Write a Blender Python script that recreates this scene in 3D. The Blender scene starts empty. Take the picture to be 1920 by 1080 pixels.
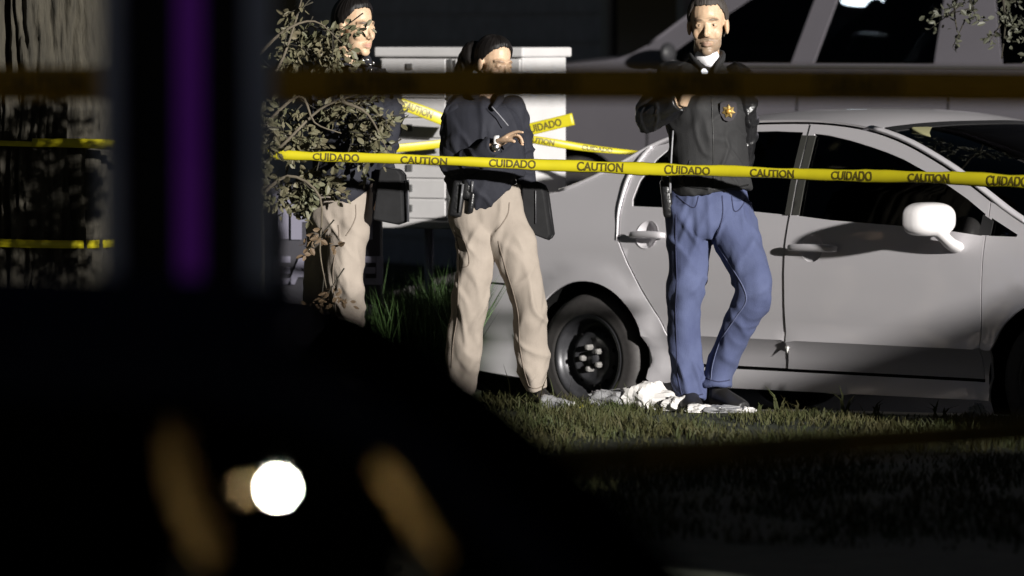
import bpy, bmesh, math, random
import numpy as np
from mathutils import Vector, Matrix, Euler, noise
from mathutils.geometry import delaunay_2d_cdt

R = math.radians
random.seed(7)
rng = np.random.default_rng(7)
SC = bpy.context.scene
COL = SC.collection

# ------------------------------------------------------------------ camera
CAM_H, FPX, CAM_Y = 1.7, 10500.0, -25.0
PITCH = math.atan(CAM_H / 25.0) - 225.0 / FPX
cd = bpy.data.cameras.new('camera')
cam = bpy.data.objects.new('camera', cd)
COL.objects.link(cam)
cam.location = (0, CAM_Y, CAM_H)
cam.rotation_euler = (math.pi / 2 - PITCH, 0, 0)
cd.sensor_width = 36.0
cd.lens = FPX / 1920.0 * 36.0
cd.clip_start, cd.clip_end = 0.1, 2000
cd.dof.use_dof = True
cd.dof.focus_distance = 25.05
cd.dof.aperture_fstop = 2.6
SC.camera = cam

# ------------------------------------------------------------------ night sky and the one key light
SUN_AZ, SUN_EL = R(33), R(11)
L = Vector((math.sin(SUN_AZ) * math.cos(SUN_EL), -math.cos(SUN_AZ) * math.cos(SUN_EL), math.sin(SUN_EL)))
wd = bpy.data.worlds.new('World')
SC.world = wd
wd.use_nodes = True
nt = wd.node_tree
bg = nt.nodes['Background']
sky = nt.nodes.new('ShaderNodeTexSky')
sky.sky_type = 'NISHITA'
sky.sun_disc = False
sky.sun_elevation = SUN_EL
sky.sun_rotation = math.atan2(L.x, L.y)
nt.links.new(sky.outputs['Color'], bg.inputs['Color'])
bg.inputs['Strength'].default_value = 0.0048
sd = bpy.data.lights.new('floodlight', 'SUN')
sd.energy = 5.0
sd.angle = R(1.3)
sd.color = (1.0, 0.965, 0.92)
sun = bpy.data.objects.new('floodlight', sd)
COL.objects.link(sun)
sun.rotation_euler = (-L).to_track_quat('-Z', 'Y').to_euler()
sun.location = (12, -20, 8)

vs = SC.view_settings
vs.view_transform = 'Standard'
vs.look = 'None'
vs.exposure = 0.68
vs.gamma = 1.0
SC.cycles.use_denoising = True
SC.cycles.max_bounces = 6
SC.cycles.transparent_max_bounces = 12
SC.cycles.sample_clamp_indirect = 4.0


def at(X, Y, y):
    """world point at depth y that lies behind photo position X,Y"""
    a, b = (X - 960) / FPX, -(Y - 540) / FPX
    c, s = math.cos(PITCH), math.sin(PITCH)
    d = Vector((a, c + b * s, -s + b * c))
    return Vector((0, CAM_Y, CAM_H)) + d * ((y - CAM_Y) / d.y)


# ------------------------------------------------------------------ materials
MATS = {}


def mat(name, col, rough=0.6, metal=0.0, nscale=0, namt=0.0, bump=0.0, bscale=80, coat=0.0, spec=0.5,
        emit=None, estr=0.0, attr=False, stretch=(1, 1, 1), sheen=0.0, col2=None, subsurf=0.0, trans=0.0):
    if name in MATS:
        return MATS[name]
    m = bpy.data.materials.new(name)
    m.use_nodes = True
    n, l = m.node_tree.nodes, m.node_tree.links
    b = n['Principled BSDF']
    b.inputs['Base Color'].default_value = (*col, 1)
    b.inputs['Roughness'].default_value = rough
    b.inputs['Metallic'].default_value = metal
    b.inputs['Specular IOR Level'].default_value = spec
    b.inputs['Coat Weight'].default_value = coat
    b.inputs['Coat Roughness'].default_value = 0.06
    b.inputs['Sheen Weight'].default_value = sheen
    b.inputs['Transmission Weight'].default_value = trans
    if subsurf:
        b.inputs['Subsurface Weight'].default_value = subsurf
        b.inputs['Subsurface Radius'].default_value = (0.008, 0.003, 0.002)
        b.inputs['Subsurface Scale'].default_value = 1.0
    if emit:
        b.inputs['Emission Color'].default_value = (*emit, 1)
        b.inputs['Emission Strength'].default_value = estr
    tc = n.new('ShaderNodeTexCoord')
    mp = n.new('ShaderNodeMapping')
    mp.inputs['Scale'].default_value = stretch
    l.new(tc.outputs['Object'], mp.inputs['Vector'])
    src = None
    if attr:
        at_ = n.new('ShaderNodeAttribute')
        at_.attribute_name = 'Col'
        src = at_.outputs['Color']
        l.new(src, b.inputs['Base Color'])
    if nscale:
        tx = n.new('ShaderNodeTexNoise')
        tx.inputs['Scale'].default_value = nscale
        tx.inputs['Detail'].default_value = 6
        tx.inputs['Roughness'].default_value = 0.6
        l.new(mp.outputs['Vector'], tx.inputs['Vector'])
        rp = n.new('ShaderNodeMapRange')
        rp.inputs['From Min'].default_value = 0.3
        rp.inputs['From Max'].default_value = 0.7
        l.new(tx.outputs['Fac'], rp.inputs['Value'])
        mx = n.new('ShaderNodeMix')
        mx.data_type = 'RGBA'
        c2 = col2 if col2 else tuple(c * (1 - namt) for c in col)
        mx.inputs[6].default_value = (*c2, 1)
        mx.inputs[7].default_value = (*col, 1)
        l.new(rp.outputs['Result'], mx.inputs[0])
        if attr:
            mm = n.new('ShaderNodeMix')
            mm.data_type = 'RGBA'
            mm.blend_type = 'MULTIPLY'
            mm.inputs[0].default_value = 1
            l.new(src, mm.inputs[6])
            l.new(mx.outputs[2], mm.inputs[7])
            l.new(mm.outputs[2], b.inputs['Base Color'])
        else:
            l.new(mx.outputs[2], b.inputs['Base Color'])
        rr = n.new('ShaderNodeMapRange')
        rr.inputs['To Min'].default_value = min(1, rough * 1.15)
        rr.inputs['To Max'].default_value = rough * 0.85
        l.new(tx.outputs['Fac'], rr.inputs['Value'])
        l.new(rr.outputs['Result'], b.inputs['Roughness'])
    if bump:
        t2 = n.new('ShaderNodeTexNoise')
        t2.inputs['Scale'].default_value = bscale
        t2.inputs['Detail'].default_value = 4
        l.new(mp.outputs['Vector'], t2.inputs['Vector'])
        bp = n.new('ShaderNodeBump')
        bp.inputs['Strength'].default_value = bump
        bp.inputs['Distance'].default_value = 0.01
        l.new(t2.outputs['Fac'], bp.inputs['Height'])
        l.new(bp.outputs['Normal'], b.inputs['Normal'])
    MATS[name] = m
    return m


def glass_mat(name, tint, rough=0.02, ior=1.45, gloss=0.8):
    if name in MATS:
        return MATS[name]
    m = bpy.data.materials.new(name)
    m.use_nodes = True
    n, l = m.node_tree.nodes, m.node_tree.links
    n.clear()
    o = n.new('ShaderNodeOutputMaterial')
    tr = n.new('ShaderNodeBsdfTransparent')
    tr.inputs['Color'].default_value = (*tint, 1)
    gl = n.new('ShaderNodeBsdfGlossy')
    gl.inputs['Roughness'].default_value = rough
    gl.inputs['Color'].default_value = (gloss, gloss, gloss, 1)
    fr = n.new('ShaderNodeFresnel')
    fr.inputs['IOR'].default_value = ior
    mx = n.new('ShaderNodeMixShader')
    l.new(fr.outputs[0], mx.inputs[0])
    l.new(tr.outputs[0], mx.inputs[1])
    l.new(gl.outputs[0], mx.inputs[2])
    l.new(mx.outputs[0], o.inputs['Surface'])
    MATS[name] = m
    return m


# ------------------------------------------------------------------ mesh helpers
def tag(o, label=None, cat=None, group=None, kind=None):
    if label: o['label'] = label
    if cat: o['category'] = cat
    if group: o['group'] = group
    if kind: o['kind'] = kind
    return o


def empty(name, loc=(0, 0, 0), rz=0.0, parent=None):
    o = bpy.data.objects.new(name, None)
    o.empty_display_size = 0.1
    o.location = loc
    o.rotation_euler = (0, 0, rz)
    COL.objects.link(o)
    if parent: o.parent = parent
    return o


def link(name, me, m=None, parent=None, smooth=True, loc=None):
    o = bpy.data.objects.new(name, me)
    COL.objects.link(o)
    if m is not None and not me.materials:
        me.materials.append(m)
    if smooth and len(me.polygons):
        me.polygons.foreach_set('use_smooth', [True] * len(me.polygons))
    if parent: o.parent = parent
    if loc is not None: o.location = loc
    return o


def catmull(pts, sub):
    P = [np.array(p, float) for p in pts]
    if len(P) < 3 or sub <= 1:
        if sub <= 1: return np.array(P)
        return np.array([P[0] + (P[1] - P[0]) * t for t in np.linspace(0, 1, sub + 1)])
    Q = [2 * P[0] - P[1]] + P + [2 * P[-1] - P[-2]]
    out = []
    for i in range(1, len(Q) - 2):
        p0, p1, p2, p3 = Q[i - 1:i + 3]
        for k in range(sub):
            t = k / sub
            out.append(0.5 * ((2 * p1) + (-p0 + p2) * t + (2 * p0 - 5 * p1 + 4 * p2 - p3) * t * t + (-p0 + 3 * p1 - 3 * p2 + p3) * t ** 3))
    out.append(P[-1])
    return np.array(out)


class MB:
    def __init__(self):
        self.v, self.f = [], []

    def add(self, vs, fs):
        b = len(self.v)
        self.v.extend([tuple(map(float, p)) for p in vs])
        self.f.extend([tuple(i + b for i in q) for q in fs])
        return self

    def mesh(self, name='m'):
        me = bpy.data.meshes.new(name)
        me.from_pydata(self.v, [], self.f)
        me.update()
        return me

    def build(self, name, m, parent=None, smooth=True, bevel=0.0, loc=None, rz=None):
        o = link(name, self.mesh(name), m, parent, smooth, loc)
        if rz is not None: o.rotation_euler = (0, 0, rz)
        if bevel:
            bv = o.modifiers.new('bevel', 'BEVEL')
            bv.width = bevel
            bv.segments = 2
            bv.limit_method = 'ANGLE'
        return o

    def box(self, c, s, rz=0.0, M=None):
        c, s = Vector(c), Vector(s) * 0.5
        m = M if M is not None else Matrix.Rotation(rz, 3, 'Z')
        vs = [c + m @ Vector((x * s.x, y * s.y, z * s.z)) for z in (-1, 1) for y in (-1, 1) for x in (-1, 1)]
        return self.add(vs, [(0, 2, 3, 1), (4, 5, 7, 6), (0, 1, 5, 4), (2, 6, 7, 3), (0, 4, 6, 2), (1, 3, 7, 5)])

    def ell(self, c, r, n=20, M=None):
        vs, fs = [], []
        nu, nv = n, n // 2
        for j in range(1, nv):
            ph = math.pi * j / nv
            for i in range(nu):
                th = 2 * math.pi * i / nu
                vs.append(Vector((r[0] * math.sin(ph) * math.cos(th), r[1] * math.sin(ph) * math.sin(th), r[2] * math.cos(ph))))
        vs += [Vector((0, 0, r[2])), Vector((0, 0, -r[2]))]
        if M is not None: vs = [M @ p for p in vs]
        vs = [p + Vector(c) for p in vs]
        for j in range(nv - 2):
            for i in range(nu):
                a, b = j * nu + i, j * nu + (i + 1) % nu
                fs.append((a, a + nu, b + nu, b))
        t, bo = len(vs) - 2, len(vs) - 1
        for i in range(nu):
            fs.append((t, i, (i + 1) % nu))
            k = (nv - 2) * nu
            fs.append((bo, k + (i + 1) % nu, k + i))
        return self.add(vs, fs)

    def tube(self, pts, rad, ref=None, n=16, sub=1, cap=True, disp=None):
        """pts 3-D path; rad scalar or (a,b) per point: b lies along ref (depth), a across it"""
        rr = [(r, r) if np.isscalar(r) else tuple(r) for r in rad]
        P = catmull(pts, sub)
        Q = catmull([(a, b, 0) for a, b in rr], sub)
        m = len(P)
        vs, fs = [], []
        prev = None
        for i in range(m):
            t = P[min(i + 1, m - 1)] - P[max(i - 1, 0)]
            t = t / (np.linalg.norm(t) + 1e-12)
            if ref is not None:
                d = np.array(ref, float)
            elif prev is not None:
                d = prev
            else:
                d = np.array((0, 1, 0.)) if abs(t[1]) < 0.9 else np.array((1, 0, 0.))
            d = d - t * np.dot(d, t)
            d /= (np.linalg.norm(d) + 1e-12)
            prev = d
            s = np.cross(d, t)
            for k in range(n):
                a = 2 * math.pi * k / n
                p = P[i] + s * Q[i][0] * math.cos(a) + d * Q[i][1] * math.sin(a)
                vs.append(p)
        for i in range(m - 1):
            for k in range(n):
                a, b = i * n + k, i * n + (k + 1) % n
                fs.append((a, b, b + n, a + n))
        if cap:
            fs.append(tuple(range(n - 1, -1, -1)))
            fs.append(tuple((m - 1) * n + k for k in range(n)))
        return self.add(vs, fs)

    def lathe(self, prof, axis='Z', c=(0, 0, 0), n=32, closed=False, M=None):
        """prof: (radius, height) pairs"""
        vs, fs = [], []
        m = len(prof)
        for r, h in prof:
            for k in range(n):
                a = 2 * math.pi * k / n
                x, y = r * math.cos(a), r * math.sin(a)
                p = Vector((x, y, h)) if axis == 'Z' else (Vector((x, h, y)) if axis == 'Y' else Vector((h, x, y)))
                if M is not None: p = M @ p
                vs.append(p + Vector(c))
        for i in range(m - 1 if not closed else m):
            for k in range(n):
                a, b = i * n + k, i * n + (k + 1) % n
                a2, b2 = ((i + 1) % m) * n + k, ((i + 1) % m) * n + (k + 1) % n
                fs.append((a, b, b2, a2))
        return self.add(vs, fs)

    def prism(self, poly, z0, z1):
        n = len(poly)
        vs = [(x, y, z0) for x, y in poly] + [(x, y, z1) for x, y in poly]
        fs = [tuple(range(n - 1, -1, -1)), tuple(range(n, 2 * n))]
        fs += [(i, (i + 1) % n, n + (i + 1) % n, n + i) for i in range(n)]
        return self.add(vs, fs)


def remesh(mb, voxel, smooth=2, fac=0.5):
    me = mb.mesh('tmp')
    bm = bmesh.new()
    bm.from_mesh(me)
    bmesh.ops.recalc_face_normals(bm, faces=bm.faces)
    bm.to_mesh(me)
    bm.free()
    o = bpy.data.objects.new('tmp', me)
    COL.objects.link(o)
    r = o.modifiers.new('r', 'REMESH')
    r.mode = 'VOXEL'
    r.voxel_size = voxel
    if smooth:
        s = o.modifiers.new('s', 'SMOOTH')
        s.factor = fac
        s.iterations = smooth
    dg = bpy.context.evaluated_depsgraph_get()
    dg.update()
    out = bpy.data.meshes.new_from_object(o.evaluated_get(dg))
    bpy.data.objects.remove(o)
    bpy.data.meshes.remove(me)
    return out


def coords(me):
    a = np.empty(len(me.vertices) * 3)
    me.vertices.foreach_get('co', a)
    return a.reshape(-1, 3)


def set_coords(me, a):
    me.vertices.foreach_set('co', a.ravel())
    me.update()


def displace(me, fn):
    """move each vertex along its normal by fn(point, normal)"""
    c = coords(me)
    nn = np.empty(len(me.vertices) * 3)
    me.vertices.foreach_get('normal', nn)
    nn = nn.reshape(-1, 3)
    d = np.array([fn(p, q) for p, q in zip(c, nn)])
    set_coords(me, c + nn * d[:, None])


def paint(me, fn):
    c = coords(me)
    ca = me.color_attributes.new('Col', 'FLOAT_COLOR', 'POINT')
    out = np.ones((len(c), 4))
    out[:, :3] = fn(c)
    ca.data.foreach_set('color', out.ravel())


def N(x, y, z):
    return noise.noise((x, y, z))


def text_mesh(txt, size, extr=0.0, offset=0.0, align='CENTER'):
    cu = bpy.data.curves.new('t', 'FONT')
    cu.body = txt
    cu.size = size
    cu.extrude = extr
    cu.offset = offset
    cu.align_x = align
    cu.align_y = 'CENTER'
    cu.resolution_u = 4
    o = bpy.data.objects.new('t', cu)
    COL.objects.link(o)
    dg = bpy.context.evaluated_depsgraph_get()
    dg.update()
    me = bpy.data.meshes.new_from_object(o.evaluated_get(dg))
    bpy.data.objects.remove(o)
    bpy.data.curves.remove(cu)
    return me


# ------------------------------------------------------------------ shared materials
M_asphalt = mat('asphalt', (0.05, 0.05, 0.052), 0.9, nscale=40, namt=0.4, bump=0.4, bscale=200)
M_soil = mat('turf_soil', (0.035, 0.045, 0.018), 0.95, nscale=6, namt=0.5, bump=0.6, bscale=60)
M_concrete = mat('kerb_concrete', (0.3, 0.27, 0.2), 0.9, nscale=14, namt=0.35, bump=0.4, bscale=90)
M_grass = mat('grass_blade', (0.036, 0.048, 0.016), 0.65, nscale=3, namt=0.45, spec=0.2, col2=(0.056, 0.047, 0.02))
M_tallgrass = mat('tall_grass_blade', (0.045, 0.085, 0.025), 0.6, nscale=5, namt=0.5, spec=0.2)
M_rubber = mat('tyre_rubber', (0.05, 0.046, 0.045), 0.7, nscale=30, namt=0.3)
M_steel = mat('black_steel_rim', (0.05, 0.05, 0.055), 0.38, metal=0.3, nscale=25, namt=0.4)
M_chrome = mat('lug_chrome', (0.75, 0.75, 0.75), 0.22, metal=1.0)
M_black = mat('black_plastic', (0.012, 0.012, 0.013), 0.55)
M_liner = mat('wheel_well_liner', (0.006, 0.006, 0.006), 0.95, spec=0.1)
M_yellow = mat('barrier_tape_yellow', (0.47, 0.41, 0.012), 0.38, nscale=9, namt=0.12, spec=0.4)
M_amber_lit = mat('amber_lit_tape', (0.80, 0.42, 0.012), 0.45, nscale=9, namt=0.12)  # yellow tape with amber street light painted into its colour
M_ink = mat('barrier_tape_ink', (0.075, 0.058, 0.008), 0.5)

# ================================================================== SETTING
ROAD_Z = -0.2025
NEAR_Z = -0.12
g = MB()
g.add([(-600, -600, ROAD_Z), (600, -600, ROAD_Z), (600, 600, ROAD_Z), (-600, 600, ROAD_Z)], [(0, 1, 2, 3)])
tag(g.build('road', M_asphalt, smooth=False), kind='structure')

KERB = [(-30, 7.5), (-3.0, 2.0), (-0.9, 1.1), (0.1, 0.42), (2.3, -0.40), (4.5, -1.1), (30, -7.0)]
v = MB()
v.prism([(-30, -13.2), (60, -13.2), (60, -12.0)] + [(x, y - 0.16) for x, y in KERB[::-1]], ROAD_Z - 0.3, -0.012)
tag(v.build('grass_verge', M_soil, smooth=False), kind='structure')
kerb = empty('kerb', (0, 0, 0))
tag(kerb, kind='structure')
for i in range(len(KERB) - 1):
    a, b = Vector(KERB[i]), Vector(KERB[i + 1])
    n = max(1, int((b - a).length / 1.1))
    if (b - a).length > 9: n = 6
    for k in range(n):
        p, q = a.lerp(b, k / n), a.lerp(b, (k + 1) / n)
        d = (q - p).normalized()
        p, q = p + d * 0.004, q - d * 0.004
        s = MB()
        s.prism([(p.x, p.y - 0.155), (q.x, q.y - 0.155), (q.x, q.y), (p.x, p.y)], ROAD_Z - 0.2, -0.004 - 0.004 * ((k + i) % 2))
        s.build('kerb_stone', M_concrete, kerb, smooth=False, bevel=0.012)
st = MB()
st.prism([(-30, -60), (60, -60), (60, -13.2), (-30, -13.2)], -0.5, NEAR_Z)
tag(st.build('near_street', M_asphalt, smooth=False), kind='structure')
bl = MB()
bl.prism([(-30, 9.0), (-3.0, 2.75), (-1.3, 1.85), (-0.22, 1.85), (-0.15, 2.1), (-0.30, 2.9), (-0.25, 3.35), (0.75, 4.6), (3.5, 4.9), (30, 3.0), (30, 60), (-30, 60)], ROAD_Z - 0.2, -0.06)
tag(bl.build('back_lawn', M_soil, smooth=False), kind='structure')
dv = MB()
dv.prism([(-1.0, 4.9), (8.5, 2.9), (9.5, 9.0), (0.0, 12.0)], -0.15, 0.19)
tag(dv.build('driveway', mat('driveway_concrete', (0.16, 0.15, 0.14), 0.9, nscale=8, namt=0.3), smooth=False, bevel=0.02), kind='structure')


def blades(name, n, region, hfun, mwid, m, lean=0.35, z0=-0.012):
    vs, fs = [], []
    for i in range(n):
        x, y = region()
        h = hfun(x, y)
        if h <= 0: continue
        a = random.uniform(0, 2 * math.pi)
        dx, dy = math.cos(a), math.sin(a)
        w = mwid * random.uniform(0.6, 1.3)
        ln = h * random.uniform(0.1, lean)
        b = random.uniform(0, 2 * math.pi)
        lx, ly = math.cos(b) * ln, math.sin(b) * ln
        k = len(vs)
        vs += [(x - dx * w, y - dy * w, z0), (x + dx * w, y + dy * w, z0),
               (x - dx * w * .8 + lx * .35, y - dy * w * .8 + ly * .35, z0 + h * .55), (x + dx * w * .8 + lx * .35, y + dy * w * .8 + ly * .35, z0 + h * .55),
               (x + lx, y + ly, z0 + h)]
        fs += [(k, k + 1, k + 3, k + 2), (k + 2, k + 3, k + 4)]
    mb = MB()
    mb.v, mb.f = vs, fs
    return mb.build(name, m, smooth=False)


def kerb_y(x):
    return np.interp(x, [p[0] for p in KERB], [p[1] for p in KERB])


def verge_pt():
    x = random.uniform(-2.9, 3.4)
    return x, kerb_y(x) - 0.17 - abs(random.random() ** 1.4) * 6.5


def verge_h(x, y):
    n = N(x * 1.7, y * 1.2, 3.1)
    h = (0.028 + 0.036 * random.random() + 0.045 * max(0, n)) * (1 if x < .8 else (.55 if y > kerb_y(x) - .5 else .8))
    if n < -0.10: return 0 if random.random() < .75 else h * .6
    if y > kerb_y(x) - 0.45 and random.random() < 0.02: h *= 2.6
    return h


tag(blades('grass', 46000, verge_pt, verge_h, 0.0035, M_grass, 0.95), 'short green grass growing along the kerb in the light', 'grass', kind='stuff')


def tuft_pt():
    if random.random() < .5:
        return random.uniform(-.74, -.22), random.uniform(1.95, 2.55)
    x = random.uniform(-1.7, 0.35)
    return x, random.uniform(max(2.95, 3.0 + x * 1.0), 4.4)


tag(blades('tall_grass', 7000, tuft_pt, lambda x, y: random.uniform(0.3, 0.66) * (0.85 + 0.4 * N(x * 3, y * 3, 1)), 0.0055, M_tallgrass, 0.5, -0.06),
    'dark clump of tall grass below the white mailboxes', 'grass', kind='stuff')
# a few tall stalks growing at the kerb below the car
for i, (X, Y, hpx) in enumerate([(1458, 778, 48), (1466, 776, 26), (1582, 776, 52), (1588, 778, 34), (1498, 776, 22), (1640, 778, 28), (1648, 778, 18), (1520, 776, 12), (1755, 780, 30), (1770, 780, 20), (1425, 776, 16)]):
    p = at(X, Y, 0)
    y = float(kerb_y(p.x)) - 0.18
    p = at(X, Y, y)
    t = MB()
    hh = hpx / 415.0
    for j in range(3):
        lx = random.uniform(-.03, .03) + 0.02 * (1 if i % 2 else -1)
        w0 = 0.005
        a, b, c2 = Vector((p.x + j * .008 - .01, y, -0.012)), Vector((p.x + lx * .4, y - .01, hh * .6 * (1 - j * .2))), Vector((p.x + lx * 1.6, y - .02, hh * (1 - j * .25)))
        t.add([a + Vector((-w0, 0, 0)), a + Vector((w0, 0, 0)), b + Vector((-w0 * .8, .001, 0)), b + Vector((w0 * .8, .001, 0)), c2], [(0, 1, 3, 2), (2, 3, 4)])
    o = t.build('grass_stalk', M_grass, smooth=False)
    order = sorted([1458, 1466, 1582, 1588, 1498, 1640, 1648, 1520, 1755, 1770, 1425]).index(X)
    tag(o, ('first', 'second', 'third', 'fourth', 'fifth', 'sixth', 'seventh', 'eighth', 'ninth', 'tenth', 'eleventh')[order] + ' tall green grass stalk from the left at the kerb below the silver car', 'grass stalk', 'tall grass stalks along the kerb')

# ------------------------------------------------------------------ house far behind
M_siding = mat('dark_siding', (0.52, 0.50, 0.60), 0.8, nscale=5, namt=0.25)
M_trim = mat('house_trim', (0.4, 0.39, 0.42), 0.7)
house = empty('house', (-2.9, 21.0, -0.06), R(-63))
tag(house, 'dark house wall with horizontal siding behind the mailboxes', 'house')
HL, HH = 16.0, 5.2
w_ = MB()
w_.box((HL / 2, 3.0, HH / 2), (HL, 6.0, HH))
w_.build('wall', M_siding, house, smooth=False)
bm_ = MB()
bm_.add([(0, -0.002, 0), (HL, -0.002, 0), (HL, -0.03, 0), (0, -0.03, 0), (0, -0.002, 0.205), (HL, -0.002, 0.205), (HL, -0.012, 0.205), (0, -0.012, 0.205)],
        [(0, 1, 2, 3), (4, 7, 6, 5), (3, 2, 6, 7), (0, 4, 5, 1), (0, 3, 7, 4), (1, 5, 6, 2)])
bme = bm_.mesh('siding_board')
for i in range(25):
    link('siding_board', bme, M_siding, house, False, (0, 0, i * 0.207))
rf = MB()
rf.add([(-.5, -.6, HH - .1), (HL + .5, -.6, HH - .1), (HL + .5, 3, HH + 1.9), (-.5, 3, HH + 1.9), (HL + .5, 6.6, HH - .1), (-.5, 6.6, HH - .1),
        (-.5, -.6, HH + .05), (HL + .5, -.6, HH + .05), (HL + .5, 3, HH + 2.05), (-.5, 3, HH + 2.05), (HL + .5, 6.6, HH + .05), (-.5, 6.6, HH + .05)],
       [(0, 3, 2, 1), (3, 5, 4, 2), (6, 7, 8, 9), (9, 8, 10, 11), (0, 1, 7, 6), (5, 11, 10, 4), (0, 6, 9, 3), (3, 9, 11, 5), (1, 2, 8, 7), (2, 4, 10, 8)])
rf.build('roof', mat('roof_shingle', (0.06, 0.055, 0.055), 0.9, nscale=20, namt=0.4), house, smooth=False)
for wx, wz in ((2.4, 2.35), (8.5, 2.2)):
    wm = MB()
    for dx, dz, sx, sz in ((-.55, 0, .1, 1.4), (.55, 0, .1, 1.4), (0, .7, 1.2, .1), (0, -.7, 1.2, .1), (0, 0, 1.0, .05)):
        wm.box((wx + dx, -0.05, wz + dz), (sx, 0.06, sz))
    wo = wm.build('window', M_trim, house, smooth=False)
    pn = MB()
    pn.box((wx, -0.036, wz), (1.02, 0.012, 1.32))
    pn.build('pane', mat('house_pane', (0.004, 0.004, 0.006), 0.08), wo, smooth=False)

# ================================================================== VEHICLES
M_silver = mat('silver_paint', (.64, .62, .645), .42, metal=.25, nscale=1.5, namt=0.05, coat=0.7)
M_glass = glass_mat('car_window_glass', (0.10, 0.105, 0.10))
M_wind = glass_mat('windscreen_glass', (0.55, 0.6, 0.5))
M_interior = mat('dark_cabin_lining', (0.02, 0.02, 0.02), 0.9)
M_seam = mat('dark_underbody', (0.01, 0.01, 0.01), 0.9, spec=0.1)


def inside(p, poly):
    x, y = p
    c = False
    n = len(poly)
    for i in range(n):
        x1, y1 = poly[i]
        x2, y2 = poly[(i + 1) % n]
        if (y1 > y) != (y2 > y) and x < (x2 - x1) * (y - y1) / (y2 - y1) + x1:
            c = not c
    return c


def shrink(poly, d):
    n = len(poly)
    P = [Vector(p) for p in poly]
    area = sum(P[i].x * P[(i + 1) % n].y - P[(i + 1) % n].x * P[i].y for i in range(n))
    sg = 1 if area > 0 else -1
    out = []
    for i in range(n):
        a, b, c = P[i - 1], P[i], P[(i + 1) % n]
        e1, e2 = (b - a), (c - b)
        if e1.length < 1e-6 or e2.length < 1e-6:
            out.append(b); continue
        e1.normalize(); e2.normalize()
        n1, n2 = Vector((-e1.y, e1.x)) * sg, Vector((-e2.y, e2.x)) * sg
        m = n1 + n2
        if m.length < 0.3:
            out.append(b + n1 * d); continue
        m.normalize()
        out.append(b + m * (d / max(0.5, m.dot(n1))))
    return [tuple(p) for p in out]


def resample(poly, sp):
    out = []
    n = len(poly)
    for i in range(n):
        a, b = Vector(poly[i]), Vector(poly[(i + 1) % n])
        k = max(1, int(round((b - a).length / sp)))
        out += [tuple(a.lerp(b, j / k)) for j in range(k)]
    return out


def arc(cx, cz, r, a0, a1, n=20):
    return [(cx + r * math.cos(R(a)), cz + r * math.sin(R(a))) for a in np.linspace(a0, a1, n)]


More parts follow.
